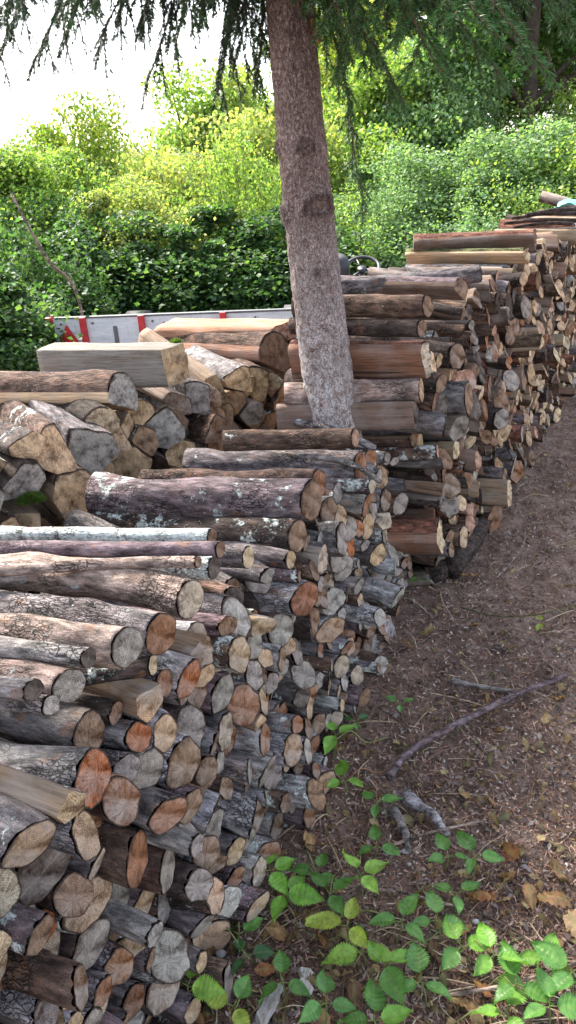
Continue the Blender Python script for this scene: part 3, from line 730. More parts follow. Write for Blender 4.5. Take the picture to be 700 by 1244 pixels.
# ------------------------------------------------------------------ spruce tree
tree = bpy.data.objects.new('spruce_tree', None); COL.objects.link(tree)
T0 = EYE+ray(405, 520)*2.5; yT = T0[1]; T1 = on_y(352, 0, yT)
dT = (T1-T0)/(T1[2]-T0[2]); base = T0-dT*T0[2]; base[2] = 0
tree.location = Vector(base)
tag(tree, 'spruce tree with a bare pinkish brown trunk rising between the wood stacks', 'tree')
def tr_c(z): 
    P = dT*z+np.array([.008*math.sin(z*3.1), 0, 0]); return P
def tr_r(z): return np.interp(z, [-.1, 0, .15, .4, .8, 2.0, 9], [.17, .14, .11, .095, .086, .063, .02])
SEGT = 96; zs = np.concatenate([np.arange(-.1, 2.6, .012), np.arange(2.6, 9.01, .15)])
th = np.linspace(0, 2*math.pi, SEGT, endpoint=False)
knots = []
for (px, py, rr, dp) in [(372, 177, .030, 1), (388, 251, .041, 1.3), (371, 296, .014, .6), (384, 331, .016, .8), (378, 428, .02, .5), (352, 262, .030, 1), (343, 178, .022, 1.1), (352, 35, .014, .8), (362, 372, .012, .4), (398, 330, .01, .6), (378, 78, .012, .5)]:
    P = on_y(px, py, yT-.075); z = P[2]; c = base+tr_c(z); v = P-c; a = math.atan2(v[1], v[0]) if px > 353 or py < 100 else math.pi*1.06; knots.append((z, a, rr, dp))
V = []; KN = []
for z in zs:
    r0 = tr_r(z); kn = np.zeros(SEGT); c = tr_c(z); P = np.stack([np.cos(th)*3.2, np.sin(th)*3.2, th*0+z*4], -1)
    flare = 1+(.12*np.sin(th*5+1))*max(0, .3-z)/.3
    P2_ = np.stack([np.cos(th)*r0*70, np.sin(th)*r0*70, th*0+z*45], -1)
    r_ = r0*flare*(1+.022*fbm(P, 3))+.0034*fbm(P2_, 8, 2)
    for (kz, ka, kr, kd) in knots:
        da = (th-ka+math.pi) % (2*math.pi)-math.pi; d = np.hypot(da*r0, (z-kz)*1.25)/kr; d = d*(1+.35*fbm(np.stack([np.cos(th)*r0*40, np.sin(th)*r0*40, th*0+z*40], -1), 21, 2))
        kn = np.maximum(kn, min(1, kd)*np.exp(-((d-.7)/.27)**2)*(.55+.6*(np.cos(th*31+kz*60)*.5+.5)))
        r_ = r_+kd*kr*(.42*np.exp(-((d-.75)/.5)**2)-.22*np.exp(-(d/.4)**2))
    KN.append(kn); V.append(np.stack([c[0]+np.cos(th)*r_, c[1]+np.sin(th)*r_, c[2]+th*0], -1))
V = np.array(V).reshape(-1, 3); nz = len(zs); mb = MB()
i0 = np.arange(nz-1)[:, None]*SEGT+np.arange(SEGT)[None]; i1 = np.arange(nz-1)[:, None]*SEGT+(np.arange(SEGT)+1)[None] % SEGT
mb.add(V, np.stack([i0, i1, i1+SEGT, i0+SEGT], -1).reshape(-1, 4).tolist(), 0, p=V, rn=np.concatenate(KN))
link('trunk', mb.mesh('trunk', [TRUNK]), parent=tree)
# branch scars
SCAR = mat_simple('branch_scar', (.11, .075, .062), .9, .1, 150, .6, .9)
for (kz, ka, kr, kd) in knots[:5]:
    mb = MB(); r0 = tr_r(kz); c = tr_c(kz); dr = np.array([math.cos(ka), math.sin(ka), .1])
    pts = [c+dr*(r0*.8), c+dr*(r0+kr*.05), c+dr*(r0+kr*.16), c+dr*(r0+kr*.2)]
    tube(mb, pts, [kr*.5, kr*.45, kr*.32, kr*.12], 12, noise=.3, nscale=150)
    link('branch_scar', mb.mesh('branch_scar', [SCAR]), parent=tree)

# needles
def shoot_needles(path, rng_, dens=900, nl=.015, base_tint=(.028, .062, .024), flat=.5):
    seg = np.linalg.norm(np.diff(path, axis=0), axis=1); L = seg.sum(); n = max(8, int(L*dens)); nl = nl*1.15
    t = np.sort(rng_.uniform(0, L, n)); cs = np.concatenate([[0], np.cumsum(seg)])
    P = np.stack([np.interp(t, cs, path[:, i]) for i in range(3)], -1)
    k = np.clip(np.searchsorted(cs, t)-1, 0, len(seg)-1); T = (path[1:]-path[:-1])[k]/seg[k][:, None]
    a = rng_.normal(size=(n, 3)); a -= T*(a*T).sum(1)[:, None]; a[:, 2] *= flat; a /= np.linalg.norm(a, axis=1)[:, None]
    dirn = a*.8+T*rng_.uniform(.5, 1.0, n)[:, None]; dirn /= np.linalg.norm(dirn, axis=1)[:, None]
    sd2 = np.cross(dirn, rng_.normal(size=(n, 3))); sd2 /= np.linalg.norm(sd2, axis=1)[:, None]
    ln = nl*rng_.uniform(.75, 1.15, n)[:, None]; wd = .0014
    V = np.stack([P-sd2*wd, P+sd2*wd, P+dirn*ln], 1)
    k_ = rng_.uniform(.7, 1.35, n)[:, None]; T4 = np.concatenate([np.array(base_tint)[None]*k_*(1+rng_.normal(0, .08, (n, 3))), np.zeros((n, 1))], 1)
    return V, np.clip(T4, 0, 1)
def spruce_branch(start, end, droop, width, seed, dens=900, hang=0.0, tint=(.028, .062, .024), sp=.045, nl=.015):
    """main limb, side twigs both ways, hanging sub-twigs; returns (wood MB, needle verts, tints) in tree space"""
    g = np.random.default_rng(seed); start, end = np.array(start), np.array(end); ax = end-start; L = np.linalg.norm(ax); ax /= L
    t = np.linspace(0, 1, 20)[:, None]; main = start+(end-start)*t+np.array([0, 0, -1])*droop*(t**2)+np.array([0, 0, droop*.3])*np.sin(t*math.pi)
    main += .012*np.stack([vnoise(main*5+seed, 1), vnoise(main*5+seed, 2), vnoise(main*5+seed, 3)], -1)
    side = np.cross(ax, [0, 0, 1]); side /= np.linalg.norm(side); wood = MB()
    tube(wood, main, np.linspace(.009*min(1, L), .0015, 20), 6, tint=(.09, .055, .035, 0)); VS, TS = [], []
    def needle(path, d=dens):
        v, c = shoot_needles(path, g, d, nl, tint); VS.append(v); TS.append(c)
    needle(main[12:])
    n = int(L/sp)
    for i in range(n):
        f = .12+.86*(i+g.random()*.6)/n; P = np.array([np.interp(f, t[:, 0], main[:, j]) for j in range(3)])
        sg = 1 if i % 2 else -1; ln = width*(1.05-f)*g.uniform(.6, 1.1)+.05
        d = ax*g.uniform(.5, .8)+side*sg*g.uniform(.6, .9)+np.array([0, 0, -1])*(g.uniform(0, .25)+hang); d /= np.linalg.norm(d)
        tt = np.linspace(0, 1, 8)[:, None]; q = P+d*ln*tt+np.array([0, 0, -1])*ln*(.25+hang)*tt**2
        tube(wood, q, np.linspace(.0025, .0009, 8), 4, tint=(.10, .06, .035, 0)); needle(q)
        m2 = int(ln/.04)
        for j in range(m2):
            ff = .25+.7*(j+g.random()*.5)/max(m2, 1); Q = np.array([np.interp(ff, tt[:, 0], q[:, k]) for k in range(3)])
            s2 = np.cross(d, [0, 0, 1]); s2 /= np.linalg.norm(s2); l2 = ln*.42*(1.1-ff)*g.uniform(.7, 1.2)+.02
            d2_ = d*.8+s2*(1 if j % 2 else -1)*.7+np.array([0, 0, -1])*(.15+hang*g.uniform(.5, 1.3)); d2_ /= np.linalg.norm(d2_)
            t3 = np.linspace(0, 1, 5)[:, None]; q2 = Q+d2_*l2*t3+np.array([0, 0, -1])*l2*.25*t3**2
            tube(wood, q2, np.linspace(.0014, .0007, 5), 3, cap=False, tint=(.11, .065, .035, 0)); needle(q2)
    return wood, np.concatenate(VS), np.concatenate(TS)
def attach_branch(start, end, droop, width, seed, **kw):
    s_, e_ = np.array(start)-base, np.array(end)-base
    wd, V, T = spruce_branch(s_, e_, droop, width, seed, **kw)
    b = link('branch', wd.mesh('branch', [STEM]), parent=tree)
    nd = link('needles', quads_mesh('needles', V, T, [NEEDLE], fsize=3), parent=b); nd['kind'] = 'stuff'
    return len(V)
def W(px, py, dist): return EYE+ray(px, py)*dist
trk = lambda z: base+tr_c(z)
nn = 0
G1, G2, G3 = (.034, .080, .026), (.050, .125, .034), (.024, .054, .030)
for k, (a, b, dr, wd, hg, tn, dn, sp) in enumerate([
    # left side, seen against the sky
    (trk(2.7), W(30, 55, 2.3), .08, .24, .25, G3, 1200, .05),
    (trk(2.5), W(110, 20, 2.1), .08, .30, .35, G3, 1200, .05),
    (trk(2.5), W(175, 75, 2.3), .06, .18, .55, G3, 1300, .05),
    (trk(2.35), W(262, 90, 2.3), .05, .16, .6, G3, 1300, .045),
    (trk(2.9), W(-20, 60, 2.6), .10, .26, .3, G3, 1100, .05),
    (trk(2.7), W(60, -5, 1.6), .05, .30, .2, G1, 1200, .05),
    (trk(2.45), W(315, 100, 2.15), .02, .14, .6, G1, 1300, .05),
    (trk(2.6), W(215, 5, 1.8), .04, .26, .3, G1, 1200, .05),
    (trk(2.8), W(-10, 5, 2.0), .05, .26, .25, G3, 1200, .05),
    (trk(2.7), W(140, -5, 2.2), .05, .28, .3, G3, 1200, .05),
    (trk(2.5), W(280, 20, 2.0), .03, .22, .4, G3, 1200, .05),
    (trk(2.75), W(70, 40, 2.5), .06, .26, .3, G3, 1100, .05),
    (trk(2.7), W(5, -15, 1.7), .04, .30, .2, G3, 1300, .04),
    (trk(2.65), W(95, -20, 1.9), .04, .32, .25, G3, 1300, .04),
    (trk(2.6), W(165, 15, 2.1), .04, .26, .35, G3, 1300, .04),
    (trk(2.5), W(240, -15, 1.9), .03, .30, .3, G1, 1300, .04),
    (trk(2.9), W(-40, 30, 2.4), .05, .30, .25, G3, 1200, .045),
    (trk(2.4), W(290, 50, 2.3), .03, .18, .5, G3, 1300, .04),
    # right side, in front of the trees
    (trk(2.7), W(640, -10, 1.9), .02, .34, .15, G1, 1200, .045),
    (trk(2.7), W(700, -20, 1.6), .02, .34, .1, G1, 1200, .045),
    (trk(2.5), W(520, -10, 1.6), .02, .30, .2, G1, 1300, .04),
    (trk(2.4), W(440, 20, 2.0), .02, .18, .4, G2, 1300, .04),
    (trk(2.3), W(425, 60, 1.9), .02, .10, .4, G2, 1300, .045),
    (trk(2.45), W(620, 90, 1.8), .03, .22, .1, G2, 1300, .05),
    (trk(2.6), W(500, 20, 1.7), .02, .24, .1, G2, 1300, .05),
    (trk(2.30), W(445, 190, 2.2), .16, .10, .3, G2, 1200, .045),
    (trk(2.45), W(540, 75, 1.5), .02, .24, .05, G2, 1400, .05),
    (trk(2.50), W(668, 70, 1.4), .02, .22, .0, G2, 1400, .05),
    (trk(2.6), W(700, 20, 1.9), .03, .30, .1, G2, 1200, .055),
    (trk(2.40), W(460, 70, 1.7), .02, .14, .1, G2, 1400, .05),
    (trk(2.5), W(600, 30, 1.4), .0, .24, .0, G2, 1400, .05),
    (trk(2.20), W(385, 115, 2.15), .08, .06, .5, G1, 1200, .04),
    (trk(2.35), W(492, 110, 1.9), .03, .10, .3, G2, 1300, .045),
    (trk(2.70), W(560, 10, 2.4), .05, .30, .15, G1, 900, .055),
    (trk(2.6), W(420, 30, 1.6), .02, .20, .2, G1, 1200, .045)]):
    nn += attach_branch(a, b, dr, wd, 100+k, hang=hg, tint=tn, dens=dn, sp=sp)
print('needles', nn)
# upper crown: whorls of longer boughs over the stacks (sparser needles)
protos = []
for j in range(4):
    wd, V, T = spruce_branch([0, 0, 0], [2.3, 0, .05], .45, .7, 300+j, dens=260, hang=.25, sp=.10, nl=.03)
    protos.append((wd.mesh('branch', [STEM]), quads_mesh('needles', V*1.0, T, [NEEDLE], fsize=3)))
g = np.random.default_rng(77)
for i, z in enumerate(np.arange(2.9, 8.6, .36)):
    sc_ = float(np.interp(z, [2.7, 4, 8.6], [1.2, 1.15, .3]))
    for j in range(5):
        a = 2*math.pi*(j/5)+i*.7+g.uniform(-.3, .3); mw, mn = protos[g.integers(4)]
        b = link('branch', mw, parent=tree); b.location = Vector(tr_c(z)); b.rotation_euler = (g.uniform(-.15, .15), 0, a); b.scale = (sc_*g.uniform(.85, 1.1),)*3
        nd = link('needles', mn, parent=b); nd['kind'] = 'stuff'
# the dead brown leaf caught on the trunk
# ------------------------------------------------------------------ leaves with real shape
def leaf_geo(L, W_, g, tint, alpha=0., serr=.10, curl=.15, pleat=.02, lobes=6, nt=15, ns=4, dead=False):
    """one leaf in local space: stalk at the origin, tip along +X"""
    t = np.linspace(0, 1, nt*2); prof = np.sin(np.pi*np.clip(t, 0, 1)**.78)**.85*(1-.25*t); prof[0] = .02; prof[-1] = .01
    sawt = 1-serr*((np.arange(nt*2) % 2)); s = np.linspace(-1, 1, 2*ns+1); V = []; RN = []
    c1, c2 = g.uniform(.5, 1.3)*curl, g.uniform(-.6, .8)*curl
    for i, ti in enumerate(t):
        for sj in s:
            edge = abs(sj) > .99; y = sj*W_/2*prof[i]*(sawt[i] if edge else 1)
            x = L*ti+ (L*.05 if not edge else 0)*0 - abs(sj)*L*.03
            ph = (ti*lobes-abs(sj)*.9) % 1.0; pl = pleat*L*math.sin(2*math.pi*ph)*(1-abs(sj)*.2)
            z = pl-c1*L*ti*ti+.12*W_*abs(sj)*(1 if not dead else g.uniform(-1, 2))+c2*W_*sj*ti
            if dead: z += curl*L*.25*vnoise(np.array([ti*3, sj*2, L*99]), 4)
            V.append((x, y, z)); RN.append(1. if abs(sj) < .01 else (.75 if (ph < .10 or ph > .92) else 0.))
    m_ = 2*ns+1; fs = [(i*m_+j, (i+1)*m_+j, (i+1)*m_+j+1, i*m_+j+1) for i in range(nt*2-1) for j in range(m_-1)]
    mb = MB(); V = np.array(V); mb.add(V, fs, 0, tint=(*tint, alpha), rn=np.array(RN), p=V+g.uniform(0, 9, 3)); return mb
def rotm(yaw, pit, roll):
    return Matrix.Rotation(yaw, 4, 'Z') @ Matrix.Rotation(-pit, 4, 'Y') @ Matrix.Rotation(roll, 4, 'X')
GRN = dict(bright=(.17, .37, .06), mid=(.10, .25, .06), dark=(.04, .12, .05), yellow=(.34, .44, .08), lime=(.25, .45, .08), cool=(.10, .25, .07))
def bramble(px, py, h, leaves, label, seed, tone, size=.062, alpha=0.):
    """a young bramble: stem plus leaflets; leaves = list of headings in degrees"""
    g = np.random.default_rng(seed); top = on_z(px, py, h); z0 = float(gheight(top[0], top[1]))
    bs = top.copy(); bs[0] += g.uniform(-.02, .02); bs[1] += g.uniform(-.01, .02); bs[2] = z0
    root = bpy.data.objects.new('bramble_plant', None); COL.objects.link(root); root.location = Vector(bs)
    tag(root, label, 'bramble', 'bramble plants on the ground')
    mb = MB(); tp = top-bs
    e_ = np.array([g.uniform(-.12, .12), g.uniform(.02, .12), .012]); tube(mb, smooth_path([tp*[1, 1, .8], tp*.5+e_*.5+[0, 0, .03], e_, e_*[1.6, 1.5, .3]], 5), .0016, 5, tint=((.22, .12, .07, 0) if g.random() < .5 else (.20, .22, .08, 0)), cap=False)
    tube(mb, smooth_path([[0, 0, -.01], tp*.5+[.004, -.004, 0], tp], 5), .0018, 5, tint=(.12, .15, .05, 0))
    for a in leaves:
        st = .018; d = np.array([math.cos(R(a)), math.sin(R(a)), .1]); tube(mb, [tp, tp+d*st*.5, tp+d*st], .0011, 4, tint=(.14, .18, .05, 0))
    link('stem', mb.mesh('stem', [STEM]), parent=root)
    for i, a in enumerate(leaves):
        L = size*1.15*g.uniform(.8, 1.15)*(1.1 if i == 0 else .9); base_t = np.array(GRN[tone if g.random() < .8 else 'mid'])*g.uniform(.85, 1.15)
        me = leaf_geo(L, L*g.uniform(.74, .9), g, tuple(base_t), alpha if g.random() < .8 else 0, curl=.3, pleat=.010, serr=.24, lobes=7).mesh('leaf', [BRAMBLE])
        lf = link('leaf', me, parent=root); d = np.array([math.cos(R(a)), math.sin(R(a)), .1])
        lf.matrix_local = Matrix.Translation(Vector(tp+d*.016)) @ rotm(R(a)+g.uniform(-.15, .15), g.uniform(.0, .35), g.uniform(-.35, .35))
BR = [
    (328, 1058, .09, [100, 20, 170, -60], 'bright', .062, 0, 'bright green bramble with broad leaves touching the near stack foot'),
    (345, 1085, .05, [-20, -110, 40], 'bright', .055, 0, 'bright green low bramble just right of the stack foot'),
    (228, 1198, .10, [70, 150, -20], 'lime', .055, 0, 'yellow green pair of leaves against the lowest near logs'),
    (284, 1222, .06, [60, -60, 160], 'yellow', .05, .4, 'yellowish lime leaves at the bottom beside the grey board piece'),
    (290, 1135, .03, [30, 150, -90], 'dark', .035, 0, 'small dark leaves among dead leaves by the stack'),
    (300, 1160, .03, [0, 120, 240], 'dark', .035, 0, 'tiny dark sprig below the small dark leaves'),
    (344, 1192, .05, [90, -30, 210], 'dark', .045, 0, 'dark glossy trefoil left of the whitish splinter'),
    (396, 1218, .07, [90, 210, -20], 'cool', .055, 0, 'cool green trefoil at the bottom edge'),
    (455, 1240, .07, [80, 180, 0], 'bright', .06, 0, 'broad bright leaves cut by the bottom edge'),
    (400, 1085, .07, [120, 20, -70], 'mid', .055, 0, 'mid green bramble with three broad leaves'),
    (437, 1062, .10, [110, 20, -60], 'lime', .062, .1, 'tall lime green bramble with the largest upright leaf'),
    (385, 1060, .05, [170, 60, -40], 'mid', .045, 0, 'mid green leaves left of the tall lime bramble'),
    (458, 1028, .06, [90, -30, 200], 'cool', .045, 0, 'cool green bramble sprig behind the tall lime one'),
    (422, 1125, .07, [170, 70, -60], 'yellow', .06, .9, 'yellow green bramble with brown spotted leaves'),
    (440, 1155, .06, [200, 90, -20], 'lime', .055, .6, 'freckled lime leaves in front of the spotted yellow bramble'),
    (468, 1172, .08, [-80, 120, 20], 'bright', .058, .9, 'bright leaf pitted with brown holes in the lower centre'),
    (488, 1120, .07, [60, 170, -50], 'mid', .055, 0, 'mid green bramble by the arching cane'),
    (512, 1192, .08, [90, 200, -40], 'cool', .055, 0, 'cool green trefoil right of the pitted leaf'),
    (545, 1040, .06, [100, 200, -10], 'cool', .045, 0, 'left of two trefoils above the middle brambles'),
    (578, 1040, .07, [110, -10, 230], 'mid', .048, 0, 'right of two trefoils above the middle brambles'),
    (555, 1085, .05, [20, 150, 260], 'mid', .045, 0, 'three leaves under the paired trefoils'),
    (530, 1118, .06, [80, 190, -30], 'cool', .05, .2, 'cool green bramble between cane and grey stone'),
    (560, 1150, .07, [100, 0, 220], 'bright', .055, .2, 'bright bramble left of the big lower right trefoils'),
    (600, 1160, .09, [100, 220, -20], 'bright', .060, 0, 'bright green large trefoil above the lower right corner group'),
    (628, 1195, .08, [90, 210, -30], 'mid', .060, 0, 'broad mid green trefoil in the lower right group'),
    (615, 1230, .06, [60, 180, -70], 'bright', .060, 0, 'bright leaves at the bottom edge of the lower right group'),
    (668, 1222, .08, [80, 200, -10], 'mid', .060, 0, 'mid green trefoil next to the right corner'),
    (696, 1180, .08, [140, 220, 20], 'cool', .060, 0, 'cool green leaves reaching in from the right side'),
    (665, 1165, .05, [60, 180, 300], 'bright', .045, .1, 'smaller bright leaves above the corner trefoil'),
    (408, 893, .08, [110, 30, 240], 'bright', .05, 0, 'bright green bramble leaning on the near stack mid way along'),
    (418, 948, .05, [90, -20, 200], 'bright', .045, 0, 'low bright bramble a step out from the near stack'),
    (458, 975, .05, [10, 130, 250], 'mid', .045, 0, 'mid green low sprig left of the grey root pieces'),
    (432, 876, .03, [30, 150, 270], 'dark', .03, 0, 'tiny dark sprig right of the leaning bramble'),
    (510, 702, .04, [30, 120, 210, 300], 'mid', .04, 0, 'small green weed where the two stacks meet'),
    (486, 855, .03, [20, 140, 260], 'cool', .03, 0, 'tiny cool green sprig out on the bare ground'),
    (660, 757, .02, [100, 230], 'yellow', .035, .2, 'single pale yellow leaf pair on the bare path'),
]
for i, (px, py, h, lv, tone, sz, al, lb) in enumerate(BR): bramble(px, py, h, lv, lb, 500+i, tone, sz, al)

# fallen dead leaves
DL = dict(tan=(.33, .19, .10), rust=(.24, .10, .045), brown=(.15, .08, .05), pale=(.42, .29, .18))
def dead_leaf_mb(g, L, tone): return leaf_geo(L, L*g.uniform(.6, .8), g, tuple(np.array(DL[tone])*g.uniform(.8, 1.2)), .5, serr=.12, curl=g.uniform(.3, .9), pleat=.012, nt=8, ns=3, dead=True)
spots = [(352, 870, 'pale', 'beside the leaning bramble'), (528, 765, 'pale', 'upright on the bare path'), (578, 760, 'tan', 'out on the bare path'), (487, 690, 'tan', 'where the stacks meet'), (528, 690, 'tan', 'below the bright pale cut end'),
         (630, 1045, 'rust', 'right of the paired trefoils'), (612, 1070, 'tan', 'above the lower right brambles'), (640, 1075, 'tan', 'above the corner trefoil'), (600, 1095, 'rust', 'below the paired trefoils'), (655, 1095, 'tan', 'above the corner leaves'),
         (285, 1090, 'brown', 'between the stack foot and the brambles'), (262, 1130, 'rust', 'by the lowest near logs'), (300, 1105, 'tan', 'left of the small dark leaves'), (325, 1130, 'tan', 'right of the small dark leaves'), (255, 1165, 'brown', 'by the rounded grey stone'),
         (310, 1180, 'rust', 'above the grey board piece'), (270, 1200, 'rust', 'between lime and yellow leaves'), (350, 1150, 'brown', 'above the dark glossy trefoil'), (395, 1150, 'rust', 'left of the freckled leaves'), (430, 1195, 'brown', 'above the bottom edge'),
         (480, 1210, 'tan', 'left of the cool trefoil'), (545, 1215, 'tan', 'under the lower right group'), (575, 1195, 'rust', 'between the trefoils'), (690, 1110, 'pale', 'at the right edge'), (670, 1050, 'tan', 'near the right edge'),
         (675, 850, 'tan', 'right of the long curved branch'), (665, 880, 'pale', 'below the curved branch tip'), (560, 700, 'tan', 'beside the old dark log'), (345, 1035, 'brown', 'against the near stack foot'), (372, 1015, 'tan', 'behind the mid green brambles'),
         (238, 1232, 'rust', 'at the bottom left corner of the ground'), (370, 1120, 'brown', 'left of the spotted bramble'), (520, 1150, 'brown', 'between cane and pitted leaf'), (590, 970, 'tan', 'out beyond the straw stalk'), (490, 780, 'brown', 'along the stack foot')]
for i, (px, py, tone, wh) in enumerate(spots):
    g = np.random.default_rng(900+i); P = on_z(px, py, .008); me = dead_leaf_mb(g, g.uniform(.045, .07), tone).mesh('fallen_leaf', [DEADLEAF])
    o = link('fallen_leaf', me); o.matrix_world = Matrix.Translation(Vector((P[0], P[1], .012))) @ rotm(g.uniform(0, 6.28), g.uniform(-.3, .5), g.uniform(-.6, .6))
    tag(o, f"curled {dict(tan='tan', rust='rust red', brown='dark brown', pale='pale')[tone]} dead leaf {wh}", 'dead leaf', 'fallen leaves')
P = on_y(386, 52, yT-.10); g = np.random.default_rng(5); me = leaf_geo(.085, .06, g, (.36, .15, .07), .4, serr=.1, curl=.9, pleat=.02, nt=8, ns=3, dead=True).mesh('fallen_leaf', [DEADLEAF])
o = link('fallen_leaf', me); o.matrix_world = Matrix.Translation(Vector(P)) @ rotm(R(60), R(70), R(60)); tag(o, 'orange brown dead leaf caught against the spruce trunk', 'dead leaf', 'fallen leaves')

# litter too small and numerous to count
def under_stack(x, y):
    a = (x-P1[0])*N1[0]+(y-P1[1])*N1[1]; b = (x-P2[0])*N2[0]+(y-P2[1])*N2[1]
    s2 = (x-P2[0])*D2[0]+(y-P2[1])*D2[1]
    return np.where(s2 > -.2, b < -.02, a < -.02)
def scatter(n, g, ymax=6.5):
    out = []
    while sum(len(o) for o in out) < n:
        y = .7+(ymax-.7)*g.random(n)**1.7; x = np.where(g.random(n) < .75, g.uniform(-.5, .35+.55*y), g.uniform(-.5, 4.6, n)); ok = ~under_stack(x, y) & (x > -.5)
        out.append(np.stack([x[ok], y[ok]], -1))
    return np.concatenate(out)[:n]
def slivers(name, n, seed, lmin, lmax, wr, cols, zr, label, mat, tiltmax=.35, ymax=6.5):
    g = np.random.default_rng(seed); P = scatter(n, g, ymax); z = gheight(P[:, 0], P[:, 1])+g.uniform(.001, zr, n)
    L = g.uniform(lmin, lmax, n); W_ = L*g.uniform(*wr, n); a = g.uniform(0, 6.283, n); tl = g.normal(0, tiltmax, n)
    d = np.stack([np.cos(a)*np.cos(tl), np.sin(a)*np.cos(tl), np.sin(tl)], -1); s = np.stack([-np.sin(a), np.cos(a), g.normal(0, .35, n)], -1)
    c = np.stack([P[:, 0], P[:, 1], z], -1); h = np.array([0, 0, 1])*(W_*.3)[:, None]
    V = np.stack([c-d*L[:, None]/2, c-s*W_[:, None]/2+h, c+d*L[:, None]/2, c+s*W_[:, None]/2+h], 1)
    ci = g.integers(0, len(cols), n); T = np.array(cols)[ci]*g.uniform(.7, 1.3, (n, 1)); T = np.concatenate([T, np.zeros((n, 1))], 1)
    me = quads_mesh(name, V, T, [mat]); o = link(name, me); tag(o, label, kind='stuff'); return o
slivers('wood_chips', 72000, 1, .004, .018, (.15, .5), [(.20, .115, .085), (.30, .19, .145), (.36, .25, .20), (.11, .06, .05), (.07, .042, .036), (.46, .36, .30), (.26, .13, .08), (.36, .27, .22), (.10, .06, .045)], .008, 'brown chips and bark crumbs covering the ground', CHIP)
slivers('needle_litter', 52000, 2, .010, .045, (.04, .09), [(.30, .18, .12), (.24, .13, .085), (.42, .30, .22), (.14, .08, .06), (.20, .11, .08)], .012, 'dry needles and straw bits on the ground', CHIP)
slivers('bark_crumbs', 9000, 3, .012, .032, (.25, .6), [(.10, .075, .065), (.16, .12, .105), (.24, .20, .18), (.07, .05, .042)], .010, 'dark and grey bark crumbs shed along the stacks', CHIP)
def litter_leaves(n, seed, lmin, lmax, ymax, label):
    g = np.random.default_rng(seed); P = scatter(n, g, ymax); protos_ = [leaf_geo(1., g.uniform(.5, .8), g, (1, 1, 1), 0, serr=.3, curl=g.uniform(.2, .7), pleat=.02, nt=4, ns=1, dead=True) for _ in range(8)]
    mb = MB(); cols = np.array([(.20, .10, .055), (.27, .165, .10), (.12, .075, .05), (.17, .09, .055), (.33, .23, .15), (.09, .06, .045)])
    for (x, y) in P:
        q = protos_[g.integers(8)]; V = q.v[0]; L = g.uniform(lmin, lmax); cut = g.uniform(.5, 1.2); V = V*[L*min(cut, 1), L*g.uniform(.6, 1.2), L]
        M = np.array(rotm(g.uniform(0, 6.28), g.normal(0, .25), g.normal(0, .4)).to_3x3()); V = V@M.T+[x, y, float(gheight(x, y))+.004-min(0, (V@M.T)[:, 2].min())*.7]
        c = cols[g.integers(len(cols))]*g.uniform(.7, 1.3); mb.add(V, q.f, 0, tint=(*c, .4), rn=q.a['rn'][0], p=V)
    tag(link('leaf_litter', mb.mesh('leaf_litter', [DEADLEAF])), label, kind='stuff')
litter_leaves(900, 43, .018, .05, 2.0, 'crumpled brown leaf fragments under the brambles')
litter_leaves(1500, 44, .012, .035, 5.5, 'small crumpled dead leaves strewn over the path')
# thin dry stalks
g = np.random.default_rng(41); mb = MB(); Q = scatter(420, g, 5.5)
for (x, y) in Q:
    L = g.uniform(.05, .22); a = g.uniform(0, 6.28); z = float(gheight(x, y)); pts = [np.array([x, y, z+.004]), np.array([x+math.cos(a)*L/2, y+math.sin(a)*L/2, z+g.uniform(.008, .03)]), np.array([x+math.cos(a+g.normal()*.3)*L, y+math.sin(a)*L, z+.005])]
    c = [(.36, .26, .17), (.22, .13, .09), (.12, .08, .07), (.45, .36, .25)][g.integers(4)]
    tube(mb, smooth_path(pts, 4), g.uniform(.0008, .0022), 4, tint=(*c, 0), cap=False)
tag(link('dry_stalks', mb.mesh('dry_stalks', [STEM])), 'thin dry stalks and twigs strewn on the ground', kind='stuff')

# moss tufts on the stacks
g = np.random.default_rng(61)
def moss(P, N_, rx, n, label, where):
    V, T = [], []
    for i in range(n):
        d = g.normal(size=3); d /= np.linalg.norm(d); d[2] = abs(d[2]); p = P+d*rx*g.uniform(.3, 1, 3)*np.array([1, 1, .5])
        s = np.cross(d, g.normal(size=3)); s /= np.linalg.norm(s); l = g.uniform(.004, .010)
        V.append([p-s*.0012, p+s*.0012, p+d*l]); T.append((*(np.array((.09, .15, .03))*g.uniform(.5, 1.5)), 0))
    P0 = P*1.0; V = np.array(V)-P0
    o = link('moss_tuft', quads_mesh('moss_tuft', V, np.array(T), [LEAF], fsize=3), loc=Vector(P0)); tag(o, label, 'moss')
moss(on_plane(38, 608, PR+N1*.03, N1), N1, .04, 2500, 'green moss cushion among split logs at left of the back row', '')
moss(on_plane(214, 416, PR-N1*.03, N1), N1, .022, 1200, 'yellowish moss cushion on top of the squared split log', '')

